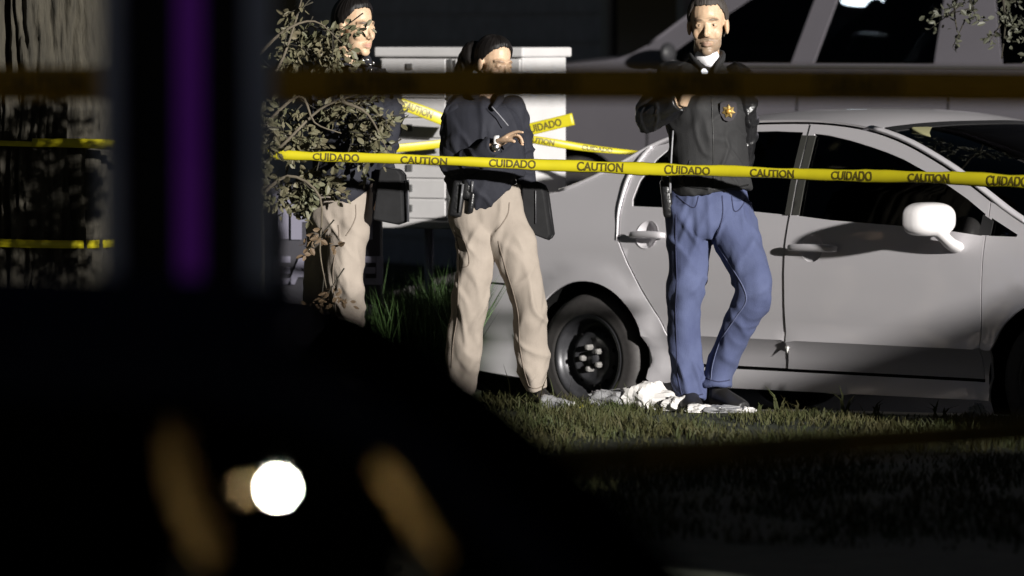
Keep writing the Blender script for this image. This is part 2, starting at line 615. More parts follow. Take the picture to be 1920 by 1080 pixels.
class Vehicle:
    def __init__(self, name, E, G, wmax, ends, crown, loc, rz, label, cat):
        self.root = empty(name, loc, rz)
        tag(self.root, label, cat)
        self.Es, self.Ez = [p[0] for p in E], [p[1] for p in E]
        # smooth the edge curve
        ss = np.linspace(self.Es[0], self.Es[-1], 400)
        P = catmull([(a, b, 0) for a, b in E], 12)
        self.Es, self.Ez = P[:, 0], P[:, 1]
        self.G, self.wmax, self.ends, self.cr = G, wmax, ends, crown
        self.flare = []

    def E(self, s):
        return float(np.interp(s, self.Es, self.Ez))

    def w(self, s, z):
        r0, rl, f0, fl, dw = self.ends       # rear end s, rounding length, front end s, rounding length, corner depth
        v = self.wmax
        if s < r0 + rl:
            t = min(1, (r0 + rl - s) / rl)
            v -= dw * (1 - math.sqrt(max(0, 1 - t * t)))
        if s > f0 - fl:
            t = min(1, (s - f0 + fl) / fl)
            v -= dw * 1.3 * (1 - math.sqrt(max(0, 1 - t * t)))
        for ax, az_, r_ in self.flare:
            d = (math.hypot(s - ax, z - az_) - r_) / .10
            if d < 1: v += .016 * (1 - max(0, d) ** 2) if z < .8 else 0
        return v + float(np.interp(z, [p[0] for p in self.G], [p[1] for p in self.G]))

    def panel(self, name, poly, m, holes=(), gap=0.003, off=0.0, sp=0.045, parent=None, sides=(-1, 1), thick=0.012, smooth=True):
        poly = resample(shrink(poly, gap), sp)
        hs = [resample(h, sp * .7) for h in holes]
        pts = list(poly)
        edges = [(i, (i + 1) % len(poly)) for i in range(len(poly))]
        for h in hs:
            b = len(pts)
            pts += h
            edges += [(b + i, b + (i + 1) % len(h)) for i in range(len(h))]
        xs, zs = [p[0] for p in poly], [p[1] for p in poly]
        bound = np.array(pts)
        for x in np.arange(min(xs), max(xs), sp):
            for z in np.arange(min(zs), max(zs), sp):
                if inside((x, z), poly) and not any(inside((x, z), h) for h in hs):
                    if np.min(np.hypot(bound[:, 0] - x, bound[:, 1] - z)) > sp * .45:
                        pts.append((x, z))
        vo, _, fo, _, _, _ = delaunay_2d_cdt([Vector(p) for p in pts], edges, [], 0, 1e-5)
        fo = [f for f in fo if inside(tuple(sum((vo[i] for i in f), Vector((0, 0))) / len(f)), poly)
              and not any(inside(tuple(sum((vo[i] for i in f), Vector((0, 0))) / len(f)), h) for h in hs)]
        res = []
        for sd_ in sides:
            vv = [(p.x, sd_ * (self.w(p.x, p.y) + off), p.y) for p in vo]
            me = bpy.data.meshes.new(name)
            me.from_pydata(vv, [], [f if sd_ < 0 else f[::-1] for f in fo])
            bm = bmesh.new()
            bm.from_mesh(me)
            bmesh.ops.delete(bm, geom=[q for q in bm.verts if not q.link_faces], context='VERTS')
            bm.to_mesh(me)
            bm.free()
            par = parent[sd_] if isinstance(parent, dict) else (parent or self.root)
            o = link(name, me, m, par, smooth)
            so = o.modifiers.new('thickness', 'SOLIDIFY')
            so.thickness = thick
            so.offset = -1
            es = o.modifiers.new('split', 'EDGE_SPLIT')
            es.split_angle = R(38)
            res.append(o)
        return {s_: o for s_, o in zip(sides, res)}

    def top(self, name, b0, b1, m, ns=14, nv=25, off=0.0, vlim=1.0, parent=None):
        vs, fs = [], []
        for i in range(ns + 1):
            for j in range(nv + 1):
                vv = -vlim + 2 * vlim * j / nv
                s0, s1 = b0(vv), b1(vv)
                s = s0 + (s1 - s0) * i / ns
                ze = self.E(s)
                ye = self.w(s, ze)
                z = ze + float(np.interp(s, self.cr[0], self.cr[1])) * (1 - abs(vv) ** 2.4)
                vs.append((s, vv * ye, z + off))
        for i in range(ns):
            for j in range(nv):
                a = i * (nv + 1) + j
                fs.append((a, a + nv + 1, a + nv + 2, a + 1))
        mb = MB()
        mb.add(vs, fs)
        o = mb.build(name, m, parent or self.root)
        so = o.modifiers.new('thickness', 'SOLIDIFY')
        so.thickness = 0.01
        so.offset = -1
        es = o.modifiers.new('split', 'EDGE_SPLIT')
        es.split_angle = R(38)
        return o

    def end_cap(self, name, s, z0, z1, m, bulge, parent=None, off=0.0):
        vs, fs = [], []
        nz, nv = 8, 20
        for i in range(nz + 1):
            z = z0 + (z1 - z0) * i / nz
            for j in range(nv + 1):
                vv = -1 + 2 * j / nv
                vs.append((s + bulge * (1 - vv * vv) + off, vv * self.w(s, z), z))
        for i in range(nz):
            for j in range(nv):
                a = i * (nv + 1) + j
                fs.append((a, a + 1, a + nv + 2, a + nv + 1))
        mb = MB()
        mb.add(vs, fs)
        o = mb.build(name, m, parent or self.root)
        so = o.modifiers.new('thickness', 'SOLIDIFY')
        so.thickness = 0.008
        so.offset = 0
        return o

    def wheel(self, s, side, wy, r, rimr, cover=None, turn=0.0):
        o = empty('wheel', (s, side * wy, r), 0, self.root)
        if turn: o.rotation_euler = (0, 0, turn)
        q = side       # outer face towards +side
        wd_ = 0.195
        T = MB()
        T.lathe([(rimr, -.5 * wd_ * q), (rimr + .02, -.55 * wd_ * q), (r - .03, -.52 * wd_ * q), (r - .006, -.42 * wd_ * q), (r, -.2 * wd_ * q), (r, .2 * wd_ * q), (r - .006, .42 * wd_ * q),
                 (r - .022, .5 * wd_ * q), (r - .045, .545 * wd_ * q), (r - .058, .53 * wd_ * q), (rimr + .03, .555 * wd_ * q), (rimr + .012, .54 * wd_ * q), (rimr, .5 * wd_ * q)], 'Y', n=56, closed=True)
        T.build('tyre', M_rubber, o)
        Rm = MB()
        Rm.lathe([(rimr + .008, .535 * wd_ * q), (rimr + .002, .55 * wd_ * q), (rimr - .012, .53 * wd_ * q), (rimr - .018, .38 * wd_ * q), (rimr - .035, .2 * wd_ * q), (rimr - .05, .14 * wd_ * q),
                  (rimr - .062, .24 * wd_ * q), (rimr - .085, .36 * wd_ * q), (rimr - .1, .37 * wd_ * q), (rimr - .11, .3 * wd_ * q), (.055, .28 * wd_ * q), (.048, .30 * wd_ * q), (.034, .30 * wd_ * q), (.032, .36 * wd_ * q), (.001, .37 * wd_ * q)], 'Y', n=48)
        rim = Rm.build('rim', cover or M_steel, o)
        for k in range(10):
            a = 2 * math.pi * (k + .5) / 10
            hm = MB()
            hm.ell(((rimr - .074) * math.cos(a), .300 * wd_ * q, (rimr - .074) * math.sin(a)), (.010, .006, .012), 10)
            hm.build('vent_hole', M_liner, o)
        for k in range(5):
            a = 2 * math.pi * k / 5 + math.pi / 2 + .35
            lm = MB()
            lm.lathe([(.0145, .27 * wd_ * q), (.0145, .45 * wd_ * q), (.011, .49 * wd_ * q), (.001, .50 * wd_ * q)], 'Y', (.055 * math.cos(a), 0, .055 * math.sin(a)), 6)
            lm.build('lug_nut', mat('lug_zinc', (.30, .29, .28), .35, metal=.3), o, smooth=False)
        return o

    def liner(self, s, z, r, wy):
        for sd_ in (-1, 1):
            m_ = MB()
            vs, fs = [], []
            n = 24
            for k in range(n + 1):
                a = R(-25 + 230 * k / n)
                for y in (wy, wy - .34):
                    vs.append((s + r * math.cos(a), sd_ * y, z + r * math.sin(a)))
            for k in range(n):
                fs.append((2 * k, 2 * k + 1, 2 * k + 3, 2 * k + 2))
            c = len(vs)
            fs.append(tuple(2 * k + 1 for k in range(n + 1)))
            m_.add(vs, fs)
            m_.build('wheel_well', M_liner, self.root, smooth=False)


def make_handle(car, door, s0, s1, zc, m):
    """pull handle bar across a round cup"""
    for sd_ in (-1, 1):
        sm = (s0 + s1) / 2 - .015
        yb = car.w(sm, zc)
        h = MB()
        pts = [(s0, sd_ * (yb + .012), zc - .001), (s0 + .03, sd_ * (yb + .03), zc), (sm, sd_ * (yb + .037), zc + .003), (s1 - .03, sd_ * (yb + .033), zc + .002), (s1, sd_ * (yb + .012), zc)]
        h.tube(pts, [(.012, .006), (.016, .009), (.017, .010), (.017, .010), (.013, .006)], ref=(0, 1, 0), n=12, sub=4)
        h.build('handle', m, door[sd_])
        cup = MB()
        vs, fs = [], []
        nr, na = 6, 28
        for i in range(nr + 1):
            t = i / nr
            for k in range(na):
                a = 2 * math.pi * k / na
                s, z = sm + .067 * t * math.cos(a), zc + .067 * t * math.sin(a)
                vs.append((s, sd_ * (car.w(s, z) - .040 * (1 - t ** 2.2) - .002), z))
        for i in range(nr):
            for k in range(na):
                a, b = i * na + k, i * na + (k + 1) % na
                fs.append((a, b, b + na, a + na) if sd_ < 0 else (a, a + na, b + na, b))
        cup.add(vs, fs)
        cup.build('handle_cup', m, door[sd_])


def seat(root, x, y, z, m, back_h=.62, lean=.22):
    o = empty('seat', (x, y, z), 0, root)
    c = MB()
    c.box((.22, 0, .12), (.5, .48, .2))
    c.build('cushion', m, o, bevel=.05)
    b = MB()
    b.tube([(-.02, 0, .12), (-.02 - lean * .35, 0, .12 + back_h * .5), (-.02 - lean, 0, .12 + back_h)], [(.07, .22), (.075, .23), (.05, .17)], ref=(0, 1, 0), n=20, sub=5)
    b.build('backrest', m, o)
    h = MB()
    h.ell((-.05 - lean, 0, .12 + back_h + .12), (.045, .125, .09), 18)
    h.build('headrest', m, o)
    return o


def sedan(loc, rz, label):
    EC = [(-.97, .985), (-.92, 1.03), (-.80, 1.055), (-.55, 1.075), (-.30, 1.10), (-.1, 1.16), (.1, 1.25), (.3, 1.352), (.55, 1.425), (.80, 1.458), (.96, 1.467), (1.22, 1.470), (1.44, 1.456), (1.61, 1.43),
          (1.78, 1.386), (1.95, 1.325), (2.13, 1.25), (2.31, 1.16), (2.49, 1.067), (2.68, .99), (2.9, .945), (3.2, .88), (3.45, .79), (3.62, .68)]
    G = [(.15, -.06), (.19, -.035), (.215, -.022), (.295, -.034), (.302, -.056), (.36, -.046), (.415, -.028), (.430, -.004), (.447, .003), (.48, -.008), (.60, 0), (.76, -.003), (.88, -.014), (.96, -.034), (1.0, -.048), (1.2, -.115), (1.45, -.225), (1.6, -.30)]
    c = Vehicle('parked_car', EC, G, .865, (-.99, .42, 3.64, .75, .20),
                ([-.99, -.8, -.3, -.1, .3, .8, 1.3, 1.7, 2.1, 2.5, 2.9, 3.4, 3.64], [.02, .03, .03, .06, .07, .05, .05, .055, .085, .10, .055, .05, .03]), loc, rz, label, 'car')
    P = M_silver
    e = c.E
    AR, AC = .375, (.005, .31)
    FA = 2.79
    c.flare = [(AC[0], AC[1], AR), (FA, .31, AR)]
    rear_edge = [(.272, 1.335), (.235, 1.29), (.185, 1.195), (.168, 1.1), (.166, 1.015), (.189, .889), (.251, .789), (.341, .664), (.45, .53), (.52, .43), (.56, .31)]
    eline = lambda a, b, n, d: [(s, e(s) - d) for s in np.linspace(a, b, n)]
    rwin = [(.235, 1.05), (.225, 1.085), (.245, 1.17), (.315, 1.275), (.38, 1.33), (.475, 1.371), (.64, 1.398), (.815, 1.410), (1.0, 1.416), (1.165, 1.413), (1.185, 1.03), (.94, 1.044)]
    rdoor = rear_edge + [(1.205, .31), (1.232, .44), (1.212, 1.03), (1.205, 1.2), (1.20, e(1.2) - .016)] + eline(1.1, .34, 14, .016)
    dm = c.panel('rear_door', rdoor, P, holes=[rwin, arc(.364, .918, .066, 0, 345, 20)], gap=.004, off=-.005)
    c.panel('side_glass', rwin, M_glass, gap=-.004, off=-.012, parent=dm, thick=.004)
    make_handle(c, dm, .268, .49, .918, P)
    fwin = [(1.255, 1.028), (1.24, 1.408), (1.334, 1.400), (1.47, 1.378), (1.602, 1.350), (1.70, 1.327), (1.806, 1.297), (2.013, 1.222), (2.12, 1.175), (2.227, 1.125), (2.30, 1.085), (2.345, 1.060), (2.35, .962), (2.1, .985), (1.9, .994), (1.46, 1.012)]
    fdoor = [(1.205, .31), (1.232, .44), (1.212, 1.03), (1.205, 1.2), (1.20, e(1.2) - .016)] + eline(1.3, 2.36, 18, .016) + [(2.372, 1.0), (2.375, .6), (2.365, .31)]
    fd = c.panel('front_door', fdoor, P, holes=[fwin, arc(1.38, .882, .066, 0, 345, 20)])
    c.panel('side_glass', fwin, M_glass, gap=-.004, off=-.012, parent=fd, thick=.004)
    make_handle(c, fd, 1.25, 1.54, .882, P)
    # black sash on the pillar between the doors, on the glass edges
    for nm, s0, s1, par in (('window_sash', 1.166, 1.202, dm), ('window_sash', 1.21, 1.254, fd)):
        c.panel(nm, [(s0 + .018, 1.03), (s1 + .016, 1.03), (s1, 1.4), (s0, 1.4)], mat('pillar_sash', (.05, .05, .045), .45), gap=.001, off=.003, parent=par, thick=.004)
    quarter = rear_edge[::-1] + [(.28, e(.28) - .004)] + eline(.2, -.96, 24, .004) + [(-.985, .70), (-.7, .665), (-.43, .655), (-.345, .53)] + arc(AC[0], AC[1], AR, 146, -12, 26) + [(.41, .20), (.50, .20), (.56, .30)]
    c.panel('rear_quarter', quarter, P)
    for s_ in (-1, 1):
        em = MB()
        em.tube([(p[0] - .006, s_ * (c.w(p[0], p[1]) + .002), p[1]) for p in rear_edge[:6]], [(.009, .006), (.011, .007), (.012, .008), (.010, .007), (.007, .005), (.003, .003)], ref=(0, 1, 0), n=10, sub=5)
        em.build('highlight_edge', P, c.root)  # tube added along the pillar edge to catch a bright highlight
    c.panel('rear_bumper_side', [(-.985, .695), (-.7, .66), (-.43, .65), (-.35, .525)] + arc(AC[0], AC[1], AR, 148, 190, 8) + [(-.40, .2), (-.985, .24)], P)
    c.panel('sill', [(.565, .302), (2.36, .302), (2.41, .302), (2.42, .215), (.50, .205)], P)
    qw = [(2.382, 1.045), (2.382, .963), (2.545, .962), (2.55, .972)]
    fender = [(2.365, .31), (2.375, .6), (2.372, 1.0), (2.36, e(2.36) - .016)] + eline(2.4, 3.30, 16, .006) + [(3.32, .70), (3.25, .62), (3.12, .60)] + arc(FA, .31, AR, 42, 178, 22) + [(2.41, .215)]
    c.panel('front_fender', fender, P, holes=[qw])
    c.panel('mirror_sail', [(2.335, .966), (2.40, .966), (2.40, 1.03), (2.335, 1.058)], M_black, gap=0, off=.003, thick=.004)
    c.panel('quarter_glass', qw, M_glass, gap=-.004, off=-.01, thick=.004)
    c.panel('front_bumper_side', [(3.31, .70), (3.24, .615), (3.12, .595)] + arc(FA, .31, AR, 40, -12, 8) + [(3.2, .2), (3.62, .24), (3.62, .58)], P)
    c.panel('headlamp', [(3.33, .705), (3.62, .585), (3.62, .67), (3.45, .775), (3.32, .83)], mat('headlamp_lens', (.7, .7, .72), .1, coat=.5))
    c.panel('tail_lamp', [(-.985, .72), (-.72, .76), (-.70, .93), (-.96, .97)], mat('tail_lamp_red', (.25, .01, .01), .15, coat=.5), off=.004, gap=.006)
    k = lambda x: (lambda vv: x)
    wt = lambda vv: 1.60 + .10 * (1 - vv * vv)          # windscreen header
    wb = lambda vv: 2.56 + .22 * (1 - vv * vv)          # cowl
    rt = lambda vv: .40 - .10 * (1 - vv * vv)
    rb = lambda vv: -.12 - .14 * (1 - vv * vv)
    c.top('bonnet', lambda vv: wb(vv) + .03, k(3.60), P)
    o = c.top('windscreen', wt, wb, M_wind, vlim=.955)
    for s_ in (-1, 1):
        pm = MB()
        pts = []
        for s in np.linspace(1.55, 2.62, 18):
            pts.append((s, s_ * (c.w(s, e(s)) - .024), e(s) - .003))
        pm.tube(pts, [(.012, .03)] * 18, ref=(0, 1, 0), n=10)
        pm.build('windscreen_pillar', P, c.root)
    c.top('header_strip', lambda vv: wt(vv) + .002, lambda vv: wt(vv) + .07, M_black, ns=3, off=.003, vlim=.93, parent=o)
    c.top('roof', rt, lambda vv: wt(vv) - .004, P, ns=18)
    c.top('rear_screen', rb, rt, M_glass, vlim=.93)
    for s_ in (-1, 1):
        pm = MB()
        pts = [(s, s_ * (c.w(s, e(s)) - .03), e(s) + .003) for s in np.linspace(-.25, .5, 16)]
        pm.tube(pts, [(.012, .04)] * 16, ref=(0, 1, 0), n=10)
        pm.build('rear_pillar', P, c.root)
    c.top('boot_lid', k(-.97), lambda vv: rb(vv) - .005, P)
    c.end_cap('boot_face', -.975, .66, .985, P, -.06)
    c.end_cap('rear_bumper', -.985, .22, .69, P, -.11)
    pl = MB()
    pl.box((-1.05, 0, .80), (.012, .31, .155))
    pl.build('number_plate', mat('number_plate_white', (.7, .7, .68), .5), c.root, smooth=False)
    c.end_cap('front_bumper', 3.62, .22, .66, P, .12)
    gr = MB()
    gr.box((3.735, 0, .47), (.03, .8, .16))
    gr.build('grille', M_black, c.root, bevel=.01)
    # floor pan, cabin
    fl = MB()
    fl.box((1.35, 0, .34), (4.1, 1.24, .26))
    fl.build('floor_pan', M_seam, c.root, smooth=False)
    fl = MB()
    fl.box((1.38, 0, .40), (1.9, 1.58, .34))
    fl.build('door_sill_box', M_seam, c.root, smooth=False)
    ds = MB()
    ds.box((2.45, 0, .82), (.35, 1.34, .2))
    ds.build('dashboard', M_interior, c.root, bevel=.05)
    sh = MB()
    sh.box((-.25, 0, .93), (.62, 1.2, .1))
    sh.build('parcel_shelf', M_interior, c.root)
    for sx, sy in ((1.35, -.37), (1.35, .37), (.50, -.36), (.50, .36)):
        seat(c.root, sx, sy, .46, M_interior, .5 if sx > 1 else .42)
    sw = MB()
    Ms = Matrix.Rotation(R(68), 3, 'Y')
    vs_ = []
    sw.lathe([(.185 + .014 * math.cos(a), .014 * math.sin(a)) for a in np.linspace(0, 2 * math.pi, 9)[:-1]], 'Z', (2.12, .37, .93), 28, True, Ms)
    sw.build('steering_wheel', M_black, c.root)
    for sy in (-.34, .34):
        vm = MB()
        vm.box((1.79, sy, 1.405), (.16, .40, .018), M=Matrix.Rotation(R(24), 3, 'Y'))
        vm.build('sun_visor', mat('visor_fabric', (.22, .21, .11), .8), c.root, bevel=.008)
    mm = MB()
    mm.ell((1.86, 0, 1.36), (.018, .12, .033), 14)
    mm.build('rear_view_mirror', M_black, c.root)
    # door mirrors
    for s_ in (-1, 1):
        mr = MB()
        yb = c.w(2.2, 1.0)
        yl_ = c.w(2.2, .9)
        mr.tube([(2.215, s_ * (yl_ - .012), .905), (2.205, s_ * (yl_ + .03), .925), (2.185, s_ * (yl_ + .065), .965), (2.16, s_ * (yl_ + .09), 1.01)], [(.05, .030), (.047, .028), (.045, .03), (.045, .04)], ref=(0, 0, 1), n=14, sub=3)
        A = MB()
        A.ell((2.135, s_ * (yb + .135), 1.035), (.088, .118, .078), 28)
        vs_ = []
        for p in A.v:
            q = Vector(p) - Vector((2.135, s_ * (yb + .135), 1.035))
            # squarer shell, flat towards the rear
            f = lambda t, r: r * math.copysign(abs(t / r) ** .72, t)
            q = Vector((f(q.x, .088), f(q.y, .118), f(q.z, .078)))
            if q.x < -.035: q.x = -.035
            q.x -= .25 * q.y * s_
            vs_.append(Vector((2.135, s_ * (yb + .135), 1.035)) + q)
        mr.add(vs_, A.f)
        me = remesh(mr, .007, 3)
        mo = link('door_mirror', me, mat('mirror_shell_paint', (.62, .60, .60), .3, coat=.4), c.root)
        gm = MB()
        gm.box((2.096, s_ * (yb + .135), 1.035), (.006, .17, .105), rz=s_ * -.24)
        gm.build('mirror_glass', M_chrome, mo, bevel=.002)
    c.liner(AC[0], AC[1], AR + .01, .845)
    c.liner(FA, .31, AR + .01, .845)
    for s_ in (-1, 1):
        c.wheel(0, s_, .745, .315, .205)
        c.wheel(FA, s_, .745, .315, .205)
    # small white chip on the crease between the doors
    ch = MB()
    yb = c.w(1.225, .42)
    ch.add([(1.212, -yb - .001, .435), (1.234, -yb - .004, .472), (1.234, -yb - .004, .388), (1.246, -yb + .004, .43)], [(0, 1, 2), (1, 3, 2), (0, 3, 1), (0, 2, 3)])
    ch.build('door_edge_guard', mat('white_trim', (.75, .74, .72), .5), c.root, smooth=False)
    return c


PSI = R(42)
hx, rx = Vector((math.cos(PSI), -math.sin(PSI), 0)), Vector((-math.sin(PSI), -math.cos(PSI), 0))
Pw = at(1115, 673, 1.9)
Oc = Pw - rx * .80
sed = sedan((Oc.x, Oc.y, ROAD_Z), -PSI, 'silver four-door sedan with black steel wheels parked behind the people')


def simple_vehicle(name, E, G, wmax, ends, crown, loc, rz, label, cat, paint_m, wins, doors, axles, r, arch_r, glass, seats=(), seat_m=None, tops=None, tglass=None, grp=None, belt=.95, zb=.30, floor=(.0, 2.6), wheel_y=.76):
    c = Vehicle(name, E, G, wmax, ends, crown, loc, rz, label, cat)
    if grp: c.root['group'] = grp
    e = c.E
    s0, s1 = E[0][0], E[-1][0]
    low = []
    for a in axles:
        low += arc(a, r, arch_r, 180 + 12, -12, 18)
    body = [(s0, zb)] + low + [(s1, zb)] + [(s, e(s) - .004) for s in np.linspace(s1, s0, 46)]
    body_all = c.panel('body_side', body, paint_m, holes=wins, sp=.07)
    for wpoly in wins:
        c.panel('side_window', wpoly, glass, gap=-.004, off=-.012, thick=.004, sp=.09)
    for dl in doors:
        c.panel('door_seam', [(dl - .005, zb + .08), (dl + .005, zb + .08), (dl + .005, belt), (dl - .005, belt)], M_seam, gap=0, off=.002, thick=.003)
        for sd_ in (-1, 1):
            h = MB()
            yb = c.w(dl - .15, belt - .08)
            h.tube([(dl - .05 - .2, sd_ * (yb + .005), belt - .09), (dl - .15, sd_ * (yb + .035), belt - .088), (dl - .05, sd_ * (yb + .005), belt - .09)], [.012, .016, .012], n=10, sub=4)
            h.build('door_handle', paint_m, c.root)
    for nm, b0, b1, gl, vl in tops:
        k0, k1 = b0, b1
        c.top(nm, (lambda vv, k=k0: k[0] + k[1] * (1 - vv * vv)), (lambda vv, k=k1: k[0] + k[1] * (1 - vv * vv)), (tglass or glass) if gl else paint_m, vlim=vl)
        if gl:
            for s_ in (-1, 1):
                pm = MB()
                pts = [(s, s_ * (c.w(s, e(s)) - .03), e(s) + .003) for s in np.linspace(min(k0[0], k1[0]), max(k0[0], k1[0]), 16)]
                pm.tube(pts, [(.012, .045)] * 16, ref=(0, 1, 0), n=10)
                pm.build('pillar', paint_m, c.root)
    c.end_cap('rear_face', s0, zb, e(s0), paint_m, -.05)
    c.end_cap('front_face', s1, zb, e(s1), paint_m, .08)
    fl = MB()
    fl.box(((s0 + s1) / 2, 0, zb + .1), (s1 - s0 - .2, wmax * 1.35, .22))
    fl.build('floor_pan', M_seam, c.root, smooth=False)
    for a in axles:
        c.liner(a, r, arch_r + .01, wmax - .02)
        for s_ in (-1, 1):
            c.wheel(a, s_, wheel_y, r, r * .64)
    for sx, sy, sz, bh in seats:
        seat(c.root, sx, sy, sz, seat_m or M_interior, bh)
    for s_ in (-1, 1):
        hl = MB()
        hl.ell((s1 - .02, s_ * wmax * .66, e(s1) - .1), (.06, .14, .07), 14)
        hl.build('headlamp', mat('headlamp_lens', (.7, .7, .72), .1), c.root)
        tl = MB()
        tl.ell((s0 + .03, s_ * (c.w(s0, .9) - .03), max(.8, e(s0) - .2)), (.05, .05, .12), 14)
        tl.build('tail_lamp', mat('tail_lamp_red', (.25, .01, .01), .15), c.root)
    return c


def door_mirrors(c, s, z, m, size=1.0, sides=(-1, 1)):
    for s_ in sides:
        yb = c.w(s, z)
        d = MB()
        d.tube([(s, s_ * (yb - .02), z - .05), (s, s_ * (yb + .08), z - .02)], [.03, .025], n=10)
        d.ell((s, s_ * (yb + .15 * size), z + .03), (.06 * size, .12 * size, .10 * size), 18)
        d.build('door_mirror', m, c.root)


# ---- dark grey people carrier on the drive behind
M_suv = mat('grey_suv_paint', (.17, .16, .18), .35, metal=.4, coat=.3, nscale=2, namt=.1)
M_dglass = glass_mat('dark_privacy_glass', (.05, .055, .06))
suvE = [(-.98, 1.30), (-.93, 1.55), (-.8, 1.78), (-.5, 1.87), (.2, 1.90), (.9, 1.90), (1.4, 1.88), (1.75, 1.80), (2.05, 1.63), (2.35, 1.42), (2.55, 1.33), (2.8, 1.30), (3.2, 1.26), (3.5, 1.18), (3.66, 1.02)]
suvG = [(.2, -.1), (.35, -.04), (.6, 0), (.95, 0), (1.15, -.015), (1.28, -.05), (1.6, -.15), (1.9, -.25), (2.1, -.3)]
win = [[(.42, 1.30), (.42, 1.78), (1.10, 1.79), (1.22, 1.30)], [(1.37, 1.30), (1.25, 1.79), (1.45, 1.77), (1.72, 1.68), (2.0, 1.50), (2.20, 1.36), (2.18, 1.30)], [(-.78, 1.32), (-.70, 1.70), (-.5, 1.77), (.12, 1.78), (-.02, 1.30)]]
SB = R(180 + 33)                      # heading left and away from the lens: car +x axis points that way
hd = Vector((math.cos(R(180 - 33)), math.sin(R(180 - 33)), 0))
ld = Vector((-hd.y, hd.x, 0))         # its left side
Pa = at(1232, 88, 8.3)
Os = Pa - hd * 2.32 - ld * .84
SUV_Z = 0.19
suv = simple_vehicle('parked_suv', suvE, suvG, .95, (-1.0, .3, 3.68, .7, .16), ([-1, -.5, .5, 1.5, 2.4, 3, 3.7], [.02, .04, .05, .05, .08, .05, .03]), (Os.x, Os.y, SUV_Z), R(180 - 33),
                     'dark grey large vehicle with black windows parked behind the silver car', 'suv', M_suv, win, (.30, 1.30, 2.32), (0, 2.85), .37, .43, M_dglass,
                     seats=((1.35, -.4, .75, .6), (1.35, .4, .75, .6)), tops=(('bonnet', (2.38, .17), (3.66, 0), False, 1), ('windscreen', (1.62, .06), (2.36, .17), True, .95), ('roof', (-.82, 0), (1.61, .06), False, 1), ('rear_screen', (-.97, 0), (-.83, 0), True, .93)), belt=1.24, zb=.38, wheel_y=.83)
door_mirrors(suv, 2.16, 1.33, mat('mirror_gloss_black', (.02, .02, .022), .5, spec=.3), .62)
for s_ in (1, -1):
    bm2 = MB()
    yb = suv.w(.8, 1.27)
    bm2.tube([(s, s_ * (suv.w(s, 1.275) + .004), 1.275 - .0 * s) for s in np.linspace(-.8, 2.2, 16)], [(.012, .008)] * 16, ref=(0, 1, 0), n=8)
    bm2.build('belt_moulding', mat('belt_chrome', (.3, .29, .29), .35, metal=.8), suv.root)
# lit cabin lamp under its roof
lampw = at(1615, 1, 7.0)
lp = MB()
bestp = min((at(1617, 3, yy) for yy in np.linspace(5, 9, 81)), key=lambda p: abs((p - Os).dot(ld) - .25))
dl_ = bestp - Os
lp.ell((dl_.dot(hd), dl_.dot(ld), bestp.z - SUV_Z), (.13, .13, .03), 20)
lp.build('cabin_lamp', mat('cabin_lamp_glow', (1, 1, 1), .5, emit=(1, .98, .93), estr=500), suv.root)

# ---- dark hatchback close to the lens
M_dark = mat('midnight_paint', (.028, .028, .044), .8, spec=.0)
M_tan = mat('tan_leather', (.52, .33, .12), .6, nscale=12, namt=.2)
M_clear = glass_mat('tinted_side_glass', (.2, .2, .195), .01, 1.10, .3)
fE = [(-.75, .92), (-.7, 1.05), (-.55, 1.26), (-.3, 1.40), (0, 1.45), (.6, 1.475), (1.2, 1.48), (1.5, 1.472), (1.65, 1.455), (1.78, 1.422), (1.90, 1.35), (2.0, 1.265), (2.13, 1.14), (2.25, 1.03), (2.38, .975), (2.6, .95), (2.9, .90), (3.15, .80), (3.28, .68)]
fG = [(.15, -.07), (.25, -.04), (.45, -.01), (.7, 0), (.88, -.02), (.96, -.045), (1.45, -.22), (1.6, -.28)]
fw = [[(1.13, .985), (1.13, 1.40), (1.4, 1.405), (1.62, 1.40), (1.76, 1.376), (1.88, 1.315), (2.0, 1.215), (2.13, 1.08), (2.14, .985)], [(.1, .99), (.16, 1.36), (.4, 1.385), (1.03, 1.39), (1.03, .985)]]
FD = 6.15
pf = at(560, 585, -25 + FD + .55)
fcx = pf.x - 1.74
hatch = simple_vehicle('near_hatchback', fE, fG, .85, (-.77, .3, 3.3, .6, .17), ([-.75, 0, 1.5, 2.1, 2.5, 3.3], [.03, .04, .035, .08, .06, .03]), (fcx, -25 + FD + .80, NEAR_Z), 0,
                       'blurred black hatchback close to the lens at the bottom of the picture', 'car', M_dark, fw, (1.08, 2.25), (0, 2.5), .30, .36, M_clear,
                       seats=((.75, -.34, .45, .5), (.75, .34, .45, .5)), seat_m=M_tan, tglass=mat('dark_screen_glass', (.003, .003, .004), .4, spec=.0),
                       tops=(('bonnet', (2.45, .1), (3.27, 0), False, 1), ('windscreen', (1.72, .04), (2.42, .1), True, .95), ('roof', (-.2, 0), (1.71, .04), False, 1), ('rear_screen', (-.7, 0), (-.21, 0), True, .93)), belt=.93)
def near_seat(pix, dy, hw):
    o_ = empty('seat', (0, 0, 0), 0, hatch.root)
    pts = [at(X_, Y_, -25 + FD + .80 + dy) - Vector((fcx, -25 + FD + .80, NEAR_Z)) for X_, Y_ in pix]
    m2 = MB()
    m2.tube(pts, [(hw * .6, .12), (hw, .17), (hw, .18), (hw * .9, .18)], ref=(0, 1, 0), n=18, sub=4)
    m2.build('backrest', M_tan, o_)
    m2 = MB()
    e_ = pts[-1]
    m2.tube([e_ + Vector((-.04, 0, 0)), Vector((e_.x + .06, e_.y, .62)), Vector((e_.x + .1, e_.y, .5))], [(.03, .18), (.04, .2), (.05, .2)], ref=(0, 1, 0), n=16, sub=3)
    m2.box((e_.x + .34, e_.y, .52), (.5, .44, .16))
    m2.build('cushion', M_interior, o_, bevel=.02)


